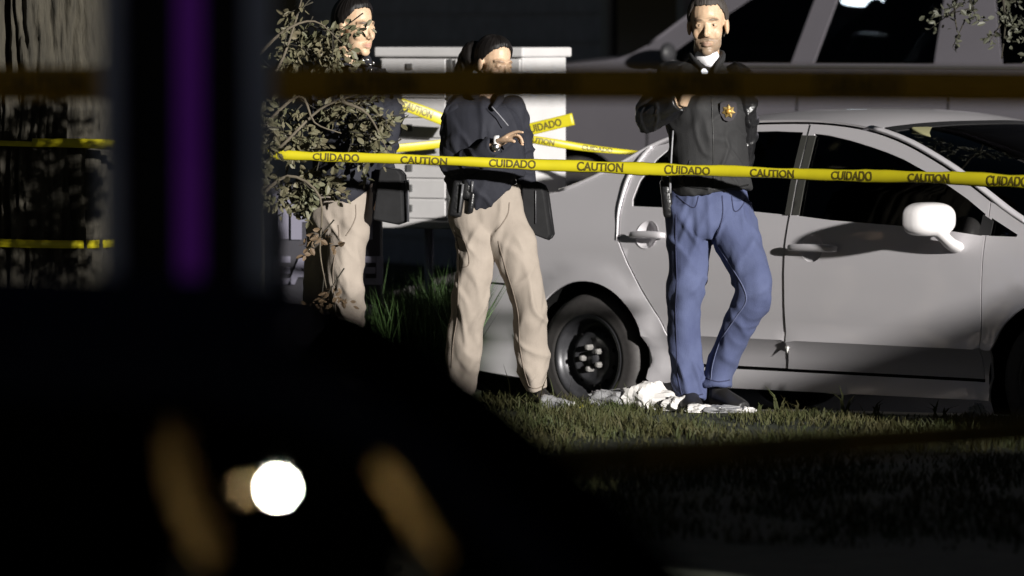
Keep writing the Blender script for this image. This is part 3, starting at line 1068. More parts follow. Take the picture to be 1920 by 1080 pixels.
near_seat([(705, 790), (735, 860), (780, 935), (845, 1030)], .22, .026)
near_seat([(318, 790), (330, 870), (355, 950), (400, 1040)], .36, .022)
# its lit reading lamp
pl_ = at(521, 915, -25 + FD + .70)
rl = MB()
rl.ell((0, 0, 0), (.008, .008, .008), 14)
o = rl.build('reading_lamp', mat('reading_lamp_glow', (1, 1, 1), .5, emit=(1.0, .93, .75), estr=4200), hatch.root)
o.location = (pl_.x - fcx, pl_.y - (-25 + FD + .80), pl_.z - NEAR_Z)
p2_ = at(459, 918, -25 + FD + .72)
rl2 = MB()
rl2.ell((0, 0, 0), (.008, .008, .008), 14)
o2 = rl2.build('indicator_lamp', mat('indicator_glow', (.3, .2, .1), .5, emit=(1.0, .74, .38), estr=2.2), hatch.root)
o2.location = (p2_.x - fcx, p2_.y - (-25 + FD + .80), p2_.z - NEAR_Z)
stm = MB()
stm.tube([(0, 0, .008), (0, .02, .10), (.0, .12, .2)], [.006, .006, .01], n=8, sub=4)
so_ = stm.build('lamp_stalk', M_black, hatch.root)
so_.location = o.location

# ---- unseen vehicles added on the right to keep near street and grass dark
M_van = mat('van_paint', (.03, .03, .035), .4, coat=.3)
vE = [(-2.02, 3.2), (-2.0, 3.36), (-1.9, 3.4), (0, 3.4), (2.5, 3.4), (4.9, 3.4), (5.04, 3.36), (5.08, 3.1), (5.16, 2.5), (5.3, 2.38), (5.7, 2.3), (6.0, 2.0), (6.3, 1.5), (6.5, 1.30), (6.9, 1.15), (7.2, .95)]
vG = [(.2, -.1), (.4, -.03), (.8, 0), (1.3, 0), (3.5, -.01)]
vw = [[(5.35, 1.45), (5.35, 2.12), (5.62, 2.12), (5.85, 1.85), (6.02, 1.6), (6.04, 1.45)]]
vtops = (('bonnet', (6.35, .1), (7.18, 0), False, 1), ('windscreen', (5.65, .05), (6.33, .1), True, .95), ('roof', (-2.0, 0), (5.64, .05), False, 1))
for (vx, vy, rz, lb) in ((3.0, -17.6, R(-90), 'unseen box truck added right of the camera to shade the foreground'),
                         (3.0, -27.2, R(-90), 'rearmost unseen box truck added behind the first to shade the foreground')):
    c_ = simple_vehicle('shade_box_truck', vE, vG, 1.08, (-2.04, .06, 7.22, .6, .12), ([-2, 0, 5.0, 5.3, 6.0, 7.2], [.01, .03, .03, .06, .09, .03]), (vx, vy, NEAR_Z), rz, lb, 'truck', M_van, vw, (5.25,), (0, 6.2), .40, .47, M_dglass,
                        seats=((5.55, -.4, .95, .6), (5.55, .4, .95, .6)), tops=vtops, grp='unseen trucks added for shade', belt=1.4, zb=.42, wheel_y=.93)
    door_mirrors(c_, 5.9, 1.6, M_van, 1.4)
nE = [(-1.1, 1.3), (-1.05, 1.75), (-.9, 1.95), (0, 2.02), (1.2, 2.02), (1.9, 1.93), (2.3, 1.76), (2.7, 1.60), (3.05, 1.46), (3.1, 1.25), (3.13, .95)]
nw = [[(1.3, 1.25), (1.25, 1.72), (1.7, 1.72), (2.1, 1.58), (2.3, 1.4), (2.3, 1.25)], [(-.8, 1.25), (-.8, 1.72), (1.12, 1.72), (1.12, 1.25)]]
c_ = simple_vehicle('shade_van', nE, vG, .95, (-1.12, .1, 3.15, .3, .08), ([-1, 0, 2, 3.1], [.02, .05, .07, .02]), (5.22 + 3.13, -5.6, -.012), R(180), 'unseen blunt-nosed van added beyond the right edge to cast the door shadow', 'van', M_van, nw, (1.2,), (0, 2.5), .34, .41, M_dglass,  # unseen van, shaped to cast the diagonal shadow on the sedan door
                    seats=((1.4, -.4, .6, .6), (1.4, .4, .6, .6)), tops=(('bonnet', (2.75, .05), (3.1, 0), False, 1), ('windscreen', (1.95, .05), (2.73, .05), True, .95), ('roof', (-1.05, 0), (1.94, .05), False, 1)), belt=1.2, zb=.35, wheel_y=.84)
door_mirrors(c_, 1.95, 1.35, M_van, .9, sides=(-1,))
c_ = simple_vehicle('shade_estate_car', [(-1.0, .95), (-.95, 1.2), (-.7, 1.4), (-.3, 1.46), (.9, 1.48), (1.5, 1.43), (1.9, 1.25), (2.3, 1.0), (2.9, .93), (3.3, .85), (3.42, .7)], fG, .86, (-1.02, .3, 3.44, .6, .17), ([-.9, 0, 1.5, 2.1, 2.5, 3.4], [.03, .04, .035, .08, .06, .03]), (5.65, -9.2, -.012), R(180),  # unseen estate car, added so its shadow darkens the near grass
                    'unseen estate car added beyond the right edge to shade the grass', 'car', M_van, [[(1.05, .985), (1.05, 1.37), (1.4, 1.35), (1.75, 1.2), (2.0, 1.02), (2.0, .985)], [(-.7, 1.0), (-.5, 1.33), (.97, 1.39), (.97, .985)]], (1.0,), (0, 2.65), .31, .37, M_dglass,
                    seats=((1.3, -.34, .42, .55), (1.3, .34, .42, .55)), tops=(('bonnet', (2.32, .1), (3.4, 0), False, 1), ('windscreen', (1.58, .04), (2.3, .1), True, .95), ('roof', (-.6, 0), (1.57, .04), False, 1), ('rear_screen', (-.95, 0), (-.61, 0), True, .93)), belt=.93)

# ================================================================== STREET FURNITURE
# ---- post with a purple stripe, close to the lens
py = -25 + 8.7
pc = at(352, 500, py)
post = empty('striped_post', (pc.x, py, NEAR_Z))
tag(post, 'tall blurred dark post with a faintly glowing purple stripe and grey edges', 'post')
W = 325 / (FPX / 8.7)
m_ = MB(); m_.box((0, .05, 1.6), (W * .98, .09, 3.2)); m_.build('post_core', mat('post_black', (.004, .004, .005), .7), post, bevel=.01)
for dx, wx in ((-.5 * W + .017, .034), (.5 * W - .023, .046)):
    m_ = MB(); m_.box((dx, 0, 1.6), (wx, .03, 3.2)); m_.build('edge_rail', mat('post_edge_grey', (.75, .78, .98), .6), post, bevel=.006)
m_ = MB(); m_.box((.004, -.004, 1.6), (.040, .02, 3.2)); m_.build('stripe', mat('post_purple_glow', (.36, .045, .62), .6, emit=(.36, .05, .78), estr=.022), post, bevel=.004)  # faint emission added so the purple stripe reads brighter
m_ = MB(); m_.box((0, .05, .02), (W * 1.2, .16, .04)); m_.build('base_plate', mat('post_black', (0, 0, 0)), post, bevel=.006)

# ---- cluster mailbox
M_box = mat('mailbox_enamel', (.50, .49, .49), .55, nscale=6, namt=.1, bump=.05, bscale=30)
M_lock = mat('mailbox_lock', (.09, .09, .09), .5)
mb_y = 3.45
KM = FPX / (25 + mb_y)
pcl, pcr = at(710, 260, mb_y), at(1064, 260, mb_y)
zt, zb_ = at(880, 88, mb_y).z, at(760, 425, mb_y).z
PHI = R(30)
dep = .47
wid = ((pcr.x - pcl.x) - dep * math.sin(PHI)) / math.cos(PHI)
# front-left corner at pcl; front face turned so that its right side panel faces right
box = empty('cluster_mailbox', (pcl.x, mb_y - .1, 0), -PHI * -1 if False else 0)
box.rotation_euler = (0, 0, -PHI)
tag(box, 'white pedestal cluster mailbox with small lock doors behind the woman', 'mailbox')
# local frame: x along front face to the right (towards camera), y into the box
hz = zt - zb_
m_ = MB(); m_.box((wid / 2, dep / 2, zb_ + hz / 2), (wid, dep - .03, hz - .02)); m_.build('cabinet', M_box, box, smooth=False, bevel=.006)
m_ = MB(); m_.box((wid / 2, dep / 2, zt - .025), (wid + .035, dep + .03, .05)); m_.build('top_cap', M_box, box, smooth=False, bevel=.01)
m_ = MB(); m_.box((wid / 2, dep / 2, zb_ + .018), (wid + .035, dep + .03, .04)); m_.build('bottom_rim', M_box, box, smooth=False, bevel=.008)
colw = wid / 2
rows = 8
rh = (hz - .10) / rows
for ci in range(2):
    for ri in range(rows):
        zc_ = zb_ + .045 + rh * (ri + .5)
        dmb = MB()
        dmb.box((0, 0, 0), (colw - .045, .016, rh - .013))
        dd = dmb.build('mail_door', M_box, box, smooth=False, bevel=.003)
        dd.location = (colw * (ci + .5) + (.01 if ci else -.004), .010, zc_)
        lk = MB(); lk.box((-.02, -.010, .004), (.034, .012, .036)); lk.build('lock', M_lock, dd, smooth=False, bevel=.003)
m_ = MB(); m_.box((colw + .003, .006, zb_ + hz / 2), (.016, .012, hz - .12)); m_.build('centre_gap', M_lock, box, smooth=False)
pedx = (at(760, 480, mb_y).x - pcl.x) / math.cos(PHI)
gz = -.06
m_ = MB(); m_.tube([(pedx + .03, dep * .4, gz), (pedx + .03, dep * .4, zb_)], [.024, .024], n=16); m_.build('pedestal', mat('pedestal_purple_lit', (.42, .40, .52), .5), box)  # purple light painted into the pedestal colour
m_ = MB(); m_.box((pedx + .03, dep * .4, gz + .012), (.18, .18, .024)); m_.build('base_plate', M_box, box, smooth=False, bevel=.004)

# ---- sign board behind
sy = 2.15
sp0, sp1 = at(430, 560, sy), at(716, 345, sy)
sign = empty('monument_sign', ((sp0.x + sp1.x) / 2, sy, -.06))
tag(sign, 'dark low sign board with pale capital letters tinted lilac for purple light', 'sign')
sw_, shh = sp1.x - sp0.x, sp1.z + .06
m_ = MB(); m_.box((0, .08, shh / 2), (sw_, .14, shh)); m_.build('panel', mat('sign_panel', (.014, .013, .020), .7, nscale=5, namt=.2), sign, smooth=False, bevel=.01)
m_ = MB(); m_.box((0, .05, at(500, 580, sy).z + .06), (sw_ + .06, .26, .05)); m_.build('ledge', mat('sign_ledge', (.018, .017, .022), .8), sign, smooth=False, bevel=.006)
M_letter = mat('sign_letter_purple_lit', (.12, .115, .155), .6)  # lilac tint stands for purple light, painted into the letters
for ch, X, Y, hp in (('I', 499, 410, 80), ('T', 531, 410, 80), ('P', 571, 411, 80), ('I', 688, 411, 80), ('I', 501, 510, 50), ('E', 527, 510, 50), ('A', 567, 510, 50), ('E', 687, 510, 50), ('I', 712, 510, 50)):
    k = hp / (FPX / (25 + sy))
    me = text_mesh(ch, k / .72, .006, .012 * k / .2)
    q = at(X, Y, sy - .0)
    o = link('letter', me, M_letter, sign, False)
    o.rotation_euler = (math.pi / 2, 0, 0)
    o.location = (q.x - sign.location.x, -.004, q.z + .06)

# ================================================================== BARRIER TAPES
def tape(name, pts, width, label, words=None, first=0.0, pitch=.39, curl=.5, m=None, seg=12, group='barrier tapes', wob=.0, lsize=None, lthick=.028, twist=None):
    """ribbon hanging along pts; width across is vertical; words are raised ink on its near face"""
    P = catmull(pts, seg)
    root = empty(name, tuple(P[0]))
    tag(root, label, 'tape', group)
    org = P[0]
    d = np.r_[0, np.cumsum(np.linalg.norm(np.diff(P, axis=0), axis=1))]
    tot = d[-1]
    w = width if callable(width) else (lambda u: width)

    def frame(u):
        p = np.array([np.interp(u, d, P[:, i]) for i in range(3)])
        q = np.array([np.interp(min(u + .01, tot), d, P[:, i]) for i in range(3)]) - np.array([np.interp(max(u - .01, 0), d, P[:, i]) for i in range(3)])
        t = q / np.linalg.norm(q)
        up = np.array((0, 0, 1.)) - t * t[2]
        up /= np.linalg.norm(up)
        nr = np.cross(t, up)         # towards the lens for left-to-right tapes
        if nr[1] > 0: nr = -nr
        a = wob * N(u * 2.1, 7.3, len(label)) + (twist(u / tot) if twist else 0)
        up2 = up * math.cos(a) + nr * math.sin(a)
        nr2 = nr * math.cos(a) - up * math.sin(a)
        return p, up2, nr2

    def pt(u, vv, lift=0.0):
        p, up, nr = frame(u)
        ww = w(u / tot)
        a = vv * curl * math.pi
        if curl > 0.02:
            rr = ww / (2 * math.sin(min(curl, .5) * math.pi)) if curl < .5 else ww / 2
            return p + up * (rr + lift) * math.sin(a) + nr * ((rr + lift) * math.cos(a) - rr * math.cos(curl * math.pi * .5)) - org
        return p + up * vv * ww / 2 + nr * lift - org

    n = max(24, int(tot / .035))
    nv = 8
    vs, fs = [], []
    for i in range(n + 1):
        for j in range(nv + 1):
            vs.append(pt(tot * i / n, -1 + 2 * j / nv))
    for i in range(n):
        for j in range(nv):
            a = i * (nv + 1) + j
            fs.append((a, a + nv + 1, a + nv + 2, a + 1))
    mb = MB()
    mb.add(vs, fs)
    o = mb.build('ribbon', m or M_yellow, root)
    so = o.modifiers.new('thickness', 'SOLIDIFY')
    so.thickness = .0012
    so.offset = 0
    if words:
        u = first
        i = 0
        while u < tot - .1:
            if u > .1:
                me = text_mesh(words[i % len(words)], lsize or w(u / tot) * 1.05, 0, lthick * w(u / tot))
                bm = bmesh.new()
                bm.from_mesh(me)
                ys = [q.co.y for q in bm.verts]
                for f in np.linspace(min(ys), max(ys), 9)[1:-1]:
                    bmesh.ops.bisect_plane(bm, geom=bm.verts[:] + bm.edges[:] + bm.faces[:], plane_co=(0, f, 0), plane_no=(0, 1, 0))
                bm.to_mesh(me)
                bm.free()
                c = coords(me)
                if len(c):
                    sx = (pitch * .53) / max(1e-6, (c[:, 0].max() - c[:, 0].min()))
                    sy_ = 1.25 / max(1e-6, (c[:, 1].max() - c[:, 1].min()))
                    cy = (c[:, 1].max() + c[:, 1].min()) / 2
                    out = np.array([pt(min(max(u + p[0] * sx, 0), tot), (p[1] - cy) * sy_, .0022) for p in c])
                    set_coords(me, out)
                    link('printed_word', me, M_ink, root, False)
            u += pitch
            i += 1
    return root


def mt(X, Y):
    return tuple(at(X, Y, float(np.interp(X, [60, 700, 960, 1325, 1600, 1920, 2100], [.0, -.16, -.18, -.27, -.65, -1.15, -1.4]))))


# main tape, trunk to beyond the right edge; words CUIDADO / CAUTION
a0 = Vector(mt(60, 268)); a1 = Vector(mt(630, 295))
d0 = (Vector(mt(190, 271)) - a0).length + (a1 - Vector(mt(190, 271))).length
tape('caution_tape', [mt(60, 268), mt(190, 271), mt(513, 290), mt(800, 301), mt(1100, 312), mt(1450, 325), mt(1750, 334), mt(1935, 341), mt(2100, 346)],
     lambda t: (.038 + .022 * t) * (1 + .30 * N(t * 23, 2.2, 0) + .15 * N(t * 70, 5.2, 0)), 'yellow caution tape with black lettering stretched in front of the three people', ['CUIDADO', 'CAUTION'], first=d0 - .39 * 2 * 0, pitch=.3925, curl=.32, wob=.5)
tape('barrier_tape', [tuple(at(735, 188, 2.9)), tuple(at(790, 208, 2.95)), tuple(at(860, 236, 3.0))], .060, 'wide yellow tape sloping across the mailbox doors left of the woman', ['CAUTION', 'CUIDADO'], first=.14, pitch=.32, curl=.08)
tape('barrier_tape', [tuple(at(735, 279, 2.9)), tuple(at(790, 274, 2.95)), tuple(at(860, 266, 3.0))], .042, 'narrow yellow tape crossing the lower mailbox doors left of the woman', ['CAUTION'], first=.34, pitch=.6, curl=.12, wob=.3)
tape('barrier_tape', [tuple(at(930, 257, 2.75)), tuple(at(1000, 241, 2.72)), tuple(at(1075, 223, 2.7))], .060, 'wide yellow tape rising to the right over the mailbox side panel', ['CUIDADO', 'CAUTION'], first=.24, pitch=.36, curl=.08)
tape('barrier_tape', [tuple(at(930, 250, 2.6)), tuple(at(1000, 262, 2.55)), tuple(at(1100, 277, 2.6)), tuple(at(1200, 287, 2.7)), tuple(at(1300, 296, 2.9))], lambda t: .03 + .01 * math.sin(t * 6), 'narrow yellow tape from the mailbox towards the rear of the silver car', ['CAUTION', 'CUIDADO'], first=.22, pitch=.3, curl=.2, wob=.4)
# near, blurred tapes in the dark
ty = -25 + 13.2
tape('blurred_tape', [tuple(at(-80, 157, ty)), tuple(at(500, 157, ty)), tuple(at(1000, 157, ty - .1)), tuple(at(1500, 159, ty - .3)), tuple(at(2000, 164, ty - .5))], .080, 'dark out of focus tape running across the top of the picture', ['CAUTION', 'CUIDADO'], first=.2, pitch=.39, curl=.1, seg=8, m=M_amber_lit)
tape('blurred_tape', [tuple(at(900, 872, ty - 2.6)), tuple(at(1300, 850, ty - 2.6)), tuple(at(1650, 826, ty - 2.6)), tuple(at(2000, 802, ty - 2.6))], .055, 'dark out of focus tape low over the grass at the right', ['CAUTION', 'CUIDADO'], first=.2, pitch=.39, curl=.1, seg=8, m=mat('shaded_tape', (.34, .18, .012), .5))  # yellow tape too; amber light and shade painted into its brown

# ================================================================== TREES
M_bark = mat('oak_bark', (.036, .031, .020), .95, nscale=18, namt=.6, bump=.6, bscale=70, stretch=(1, 1, .3))
M_leaf = mat('oak_leaf', (.082, .088, .048), .55, nscale=9, namt=.4, spec=.35, col2=(.125, .105, .065))


def leaf_mesh(mb, p, d, size, roll):
    d = d.normalized()
    s = d.cross(Vector((0, 0, 1)))
    if s.length < .1: s = Vector((1, 0, 0))
    s.normalize()
    s = Matrix.Rotation(roll, 3, d) @ s
    n = d.cross(s)
    l, w = size, size * random.uniform(.42, .6)
    mb.add([p, p + d * l * .35 + s * w * .5 + n * w * .15, p + d * l * .75 + s * w * .4 + n * w * .12, p + d * l + n * w * .05,
            p + d * l * .75 - s * w * .4 + n * w * .12, p + d * l * .35 - s * w * .5 + n * w * .15, p + d * l * .4, p + d * l * .75],
           [(0, 1, 6), (1, 2, 7, 6), (2, 3, 7), (0, 6, 5), (6, 7, 4, 5), (7, 3, 4)])


def foliage(root, blobs, depth, twig_from, m, size=(.03, .05), spread=.22):
    """blobs: photo ellipses (X, Y, rx, ry, leaves); leaves sit on short twigs through a real depth range"""
    mb = MB()
    org = root.location
    for (X, Y, rX, rY, n) in blobs:
        k = FPX / (25 + depth)
        c = at(X, Y, depth)
        nt_ = max(2, n // 14)
        for t in range(nt_):
            while True:
                a = Vector((random.uniform(-1, 1), random.uniform(-1, 1), random.uniform(-1, 1)))
                if a.length < 1: break
            q = c + Vector((a.x * rX / k, a.y * spread, a.z * rY / k)) - org
            ang = random.uniform(-.9, .9)
            dv_ = Vector((math.sin(ang), random.uniform(-.4, .4), random.uniform(-.9, .35))).normalized()
            ln = random.uniform(.09, .2)
            if random.random() < .45:
                tw = MB()
                tw.tube([q - dv_ * ln * .5, q, q + dv_ * ln], [.004, .003, .0015], n=5, sub=2)
                tw.build('twig', M_bark, root)
            for j in range(14):
                f = random.random()
                b = q + dv_ * ln * f + Vector((random.gauss(0, .012), random.gauss(0, .012), random.gauss(0, .012)))
                ld_ = (dv_ * .5 + Vector((random.gauss(0, .7), random.gauss(0, .7), random.gauss(0, .6))))
                leaf_mesh(mb, b, ld_, random.uniform(*size), random.uniform(0, 6.28))
    o = mb.build('foliage', m, root, smooth=False)
    o['kind'] = 'stuff'
    return o


# big trunk at the left edge
tc_ = at(58, 500, .38)
tree = empty('oak_tree', (tc_.x, .38, -.012))
tag(tree, 'thick tree trunk with rough furrowed bark at the left edge', 'tree')
vs_, fs_ = [], []
nz, na = 260, 260
for i in range(nz + 1):
    z = 3.6 * i / nz
    rr = .325 + .10 * math.exp(-z * 3) - .012 * z
    for k in range(na):
        a = 2 * math.pi * k / na
        ca, sa = math.cos(a), math.sin(a)
        wv = .25 * N(z * 2.2, ca * 1.5, sa * 1.5)
        r1 = 1 - abs(N(ca * 8 + wv * 3, sa * 8, z * 1.2)) * 2.6
        r2 = 1 - abs(N(ca * 19 + wv * 5, sa * 19, z * 2.6 + 5)) * 2.4
        ru = rr * (1 + .06 * N(ca, sa, z * .8)) + .042 * r1 + .024 * r2
        vs_.append((ru * ca + .03 * math.sin(z), ru * sa, z))
for i in range(nz):
    for k in range(na):
        a, b = i * na + k, i * na + (k + 1) % na
        fs_.append((a, b, b + na, a + na))
t_ = MB(); t_.add(vs_, fs_); t_.build('trunk', M_bark, tree)
limb = MB()
limb.tube([(0, 0, 3.4), (.4, -.1, 3.9), (1.2, -.1, 4.4), (2.2, .1, 4.6)], [.24, .2, .14, .07], n=14, sub=4)
limb.tube([(0, 0, 3.4), (-.6, .1, 4.2), (-1.5, .3, 4.9)], [.26, .18, .09], n=14, sub=4)
limb.build('limb', M_bark, tree)
cm = MB()
for i in range(900):
    p = Vector((random.uniform(-2, 2.6), random.uniform(-1.2, 1.2), random.uniform(4.2, 5.8)))
    leaf_mesh(cm, p, Vector((random.gauss(0, 1), random.gauss(0, 1), random.gauss(0, 1))), random.uniform(.08, .14), random.uniform(0, 6))
oc = cm.build('crown', M_leaf, tree, smooth=False)
oc['kind'] = 'stuff'


def trunk_ring(zc_, tilt, wdt, label):
    rt_ = empty('tape_wrap', (tree.location.x, tree.location.y, zc_))
    tag(rt_, label, 'tape', 'barrier tapes')
    vs, fs = [], []
    n = 60
    for k in range(n):
        a = 2 * math.pi * k / n
        rr = .372 + .006 * math.sin(3 * a)
        for j in (-1, 1):
            vs.append((rr * math.cos(a) + .02, rr * math.sin(a), tilt * math.cos(a) + j * wdt / 2))
    for k in range(n):
        a, b = 2 * k, 2 * ((k + 1) % n)
        fs.append((a, b, b + 1, a + 1))
    mb = MB(); mb.add(vs, fs)
    o = mb.build('ribbon', M_yellow, rt_)
    so = o.modifiers.new('t', 'SOLIDIFY'); so.thickness = .0015


trunk_ring(at(150, 457, 0).z, -.01, .036, 'lower yellow tape wrapped round the big trunk')
trunk_ring(at(150, 270, 0).z, -.01, .024, 'upper yellow tape wrapped round the big trunk')

# young oak in front of the left person
yo = at(470, 700, .12)
young = empty('young_oak', (yo.x, .12, -.012))
tag(young, 'leafy young oak branches hanging in front of the left person', 'tree')
m_ = MB()
m_.tube([(0, 0, 0), (.02, .02, .8), (-.02, 0, 1.5), (.05, 0, 2.2)], [.05, .042, .034, .02], n=12, sub=5)
m_.build('trunk', M_bark, young)
m_ = MB()


def yl(X, Y, dy=0.0):
    return tuple(at(X, Y, .12 + dy) - young.location)


for path in ([(470, 330), (540, 262), (600, 205), (660, 180), (720, 160)], [(470, 120), (530, 60), (590, 40), (640, 80)], [(480, 250), (560, 180), (590, 230), (640, 250)], [(475, 380), (540, 330), (600, 370), (600, 470), (612, 540)], [(470, 160), (520, 130), (560, 20), (575, -60)], [(640, 190), (690, 215), (730, 290)]):
    m_.tube([yl(x, y, random.uniform(-.06, .06)) for x, y in path], np.linspace(.009, .002, len(path)), n=7, sub=4)
m_.build('branch', mat('oak_branch_bark', (.12, .10, .07), .9, nscale=20, namt=.4), young)
foliage(young, [(555, 85, 42, 52, 241), (600, 70, 40, 40, 107), (640, 75, 45, 34, 157), (560, 30, 40, 30, 48), (545, 130, 35, 25, 96), (545, 250, 30, 55, 229), (590, 200, 40, 30, 72), (690, 240, 42, 62, 314), (725, 290, 16, 20, 35), (560, 338, 48, 34, 290), (655, 180, 50, 20, 59)],
        .24, None, M_leaf, (.030, .054), .12)
hid = foliage(young, [(375, 130, 60, 80, 900), (440, 250, 65, 110, 1300), (385, 350, 60, 100, 1000), (300, 300, 40, 110, 500)], -1.15, None, M_leaf, (.03, .055), .25)  # unseen leaves added behind the post to shade the big trunk
hid.name = 'shade_foliage'
brown = mat('dry_leaf', (.13, .085, .045), .7, nscale=8, namt=.4)
fb = foliage(young, [(602, 440, 20, 40, 42), (612, 520, 18, 50, 56), (606, 585, 14, 20, 20)], .14, None, brown, (.025, .045), .12)
fb.name = 'dry_foliage'

# tree off to the right whose branch tips hang into the top corner
rp = at(2350, 700, 1.6)
rtree = empty('right_oak', (rp.x, 1.6, ROAD_Z))
tag(rtree, 'oak branch tips hanging into the top right corner', 'tree')
m_ = MB()
m_.tube([(0, 0, 0), (.05, 0, 1.2), (-.05, .05, 2.4)], [.16, .13, .10], n=14, sub=5)
m_.build('trunk', M_bark, rtree)
m_ = MB()
m_.tube([(-.05, .05, 2.35), (-.6, 0, 2.75), (-1.2, -.1, 2.7), (-1.6, -.1, 2.45)], [.08, .05, .025, .01], n=10, sub=5)


def rl_(X, Y):
    return tuple(at(X, Y, 1.5) - rtree.location)


m_.tube([(-1.2, -.1, 2.7), rl_(1880, -30), rl_(1885, 40), rl_(1878, 110)], [.02, .008, .005, .003], n=7, sub=4)
m_.tube([(-1.2, -.1, 2.7), rl_(1800, -30), rl_(1790, 20), rl_(1795, 60)], [.02, .008, .005, .003], n=7, sub=4)
m_.build('branch', M_bark, rtree)
M_dleaf = mat('dark_oak_leaf', (.06, .062, .04), .6, nscale=9, namt=.4)
foliage(rtree, [(1800, 10, 30, 26, 56), (1798, 50, 16, 22, 28), (1882, 20, 22, 30, 56), (1880, 70, 20, 34, 56), (1840, -10, 60, 20, 60)], 1.5, None, M_dleaf, (.025, .045))
#PEOPLE#
# ================================================================== PEOPLE
M_skin = mat('skin', (1, 1, 1), .48, attr=True, nscale=45, namt=.10, spec=.4, subsurf=.08)
M_hair = mat('dark_hair', (.007, .0055, .005), .55, nscale=60, namt=.4, stretch=(1, 1, .2), spec=.25)
M_navy = mat('navy_jacket_cloth', (.010, .011, .019), .85, nscale=14, namt=.25, bump=.25, bscale=260)
M_char = mat('charcoal_jacket_cloth', (.015, .015, .016), .8, nscale=14, namt=.25, bump=.2, bscale=240)
M_khaki = mat('khaki_twill', (.285, .244, .205), .9, nscale=10, namt=.15, bump=.25, bscale=320)
M_denim = mat('blue_denim', (.078, .096, .184), .9, nscale=4, namt=.25, bump=.3, bscale=300, col2=(.042, .053, .118))
M_leather = mat('black_leather', (.012, .012, .013), .32, nscale=20, namt=.3, bump=.3, bscale=70)
M_boot = mat('boot_leather', (.016, .015, .015), .5, nscale=20, namt=.3)
M_white = mat('white_shirt_cotton', (.75, .74, .76), .8)
M_grey = mat('grey_metal', (.35, .35, .36), .35, metal=.7)


def head_parts(mb, T, sz=(1, 1, 1), female=False):
    """union of rounded forms, facing -y, eye line at z=0; T maps head space to figure space"""
    S = Vector(sz)
    def el(c, r, n=22):
        c = Vector((c[0] * S.x, c[1] * S.y, c[2] * S.z)); r = (r[0] * S.x, r[1] * S.y, r[2] * S.z)
        mb.ell(T @ c, r, n, T.to_3x3())
    def tb(pts, rad, n=10):
        mb.tube([T @ Vector((p[0] * S.x, p[1] * S.y, p[2] * S.z)) for p in pts], rad, n=n, sub=3)
    el((0, .020, .036), (.075, .095, .084))
    el((0, -.022, -.015), (.063, .070, .085))
    el((0, -.030, -.070), (.050 if female else .057, .054, .044))
    el((0, -.070, -.100), (.019 if female else .025, .017, .018))
    for s in (-1, 1):
        el((s * .036, -.058, -.032), (.024, .022, .026), 16)
        el((s * .040, -.030, -.060), (.018, .036, .032), 16)
        el((s * .079, .012, -.008), (.010, .021, .033), 16)
        el((s * .0100, -.096, -.040), (.0072, .010, .007), 12)
        el((s * .031, -.0755, -.001), (.0165, .0115, .0105), 14)
    tb([(-.050, -.058, .017), (-.03, -.079, .021), (0, -.084, .018), (.03, -.079, .021), (.050, -.058, .017)], [.007, .0095, .009, .0095, .007])
    tb([(0, -.080, .016), (0, -.096, -.012), (0, -.110, -.034), (0, -.103, -.043)], [.007, .008, .0098, .007])
    tb([(-.024, -.078, -.068), (-.008, -.0925, -.0655), (0, -.0915, -.0665), (.008, -.0925, -.0655), (.024, -.078, -.068)], [.004, .0058, .0055, .0058, .004])
    tb([(-.020, -.079, -.076), (0, -.0915, -.0775), (.020, -.079, -.076)], [.004, .0068, .004])


def face_paint(me, T, sz, skin, beard=None, brow=(.05, .035, .025), lip=(.42, .20, .16)):
    inv = T.inverted()
    M3 = np.array(inv.to_3x3()); t = np.array(inv.translation)
    S = np.array(sz)
    def fn(c):
        h = (c @ M3.T + t) / S
        out = np.tile(np.array(skin), (len(c), 1))
        x, y, z = np.abs(h[:, 0]), h[:, 1], h[:, 2]
        near = (np.abs(h[:, 2]) < .16) & (np.hypot(h[:, 0], h[:, 1]) < .14)
        def mixin(mask, col):
            m = np.clip(mask, 0, 1)[:, None] * near[:, None]
            out[:] = out * (1 - m) + np.array(col) * m
        if beard is not None:
            b = np.clip((-z - .048) / .012, 0, 1) * np.clip((.02 - y) / .02, 0, 1) * (np.clip((z + .135) / .01, 0, 1))
            mo = np.clip(1 - np.hypot(x / .030, (z + .070) / .013), 0, 1) * 3
            b = b * (1 - np.clip(mo, 0, .75))
            tache = np.clip(1 - np.hypot(x / .034, (z + .055) / .010), 0, 1) * 2 * (y < -.06)
            mixin(np.clip(b * .60 + tache * .6, 0, .70), beard)
        l = np.clip(1 - np.hypot(x / .025, (z + .0715) / .0105), 0, 1) * 3 * (y < -.07)
        mixin(np.clip(l, 0, .8), lip)
        br = np.clip(1 - np.hypot((x - .032) / .023, (z - .0215 + .12 * np.abs(x - .030)) / .0062), 0, 1) * 3 * (y < -.05)
        mixin(np.clip(br, 0, .9), brow)
        mo2 = np.array([N(p[0] * 55, p[1] * 55, p[2] * 55) for p in h]) * near
        out *= (1 + .10 * mo2[:, None] * np.array((.6, 1.0, 1.2)))
        so_ = np.clip(1 - np.hypot((x - .031) / .022, (z - .002) / .016), 0, 1) * (y < -.05)  # eye-socket shade painted into the skin colour
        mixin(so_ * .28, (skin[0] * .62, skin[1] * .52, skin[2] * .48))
        ck = np.clip(1 - np.hypot((x - .042) / .03, (z + .03) / .025), 0, 1) * (y < -.03)
        mixin(ck * .25, (skin[0] * 1.0, skin[1] * .8, skin[2] * .75))
        return out
    paint(me, fn)


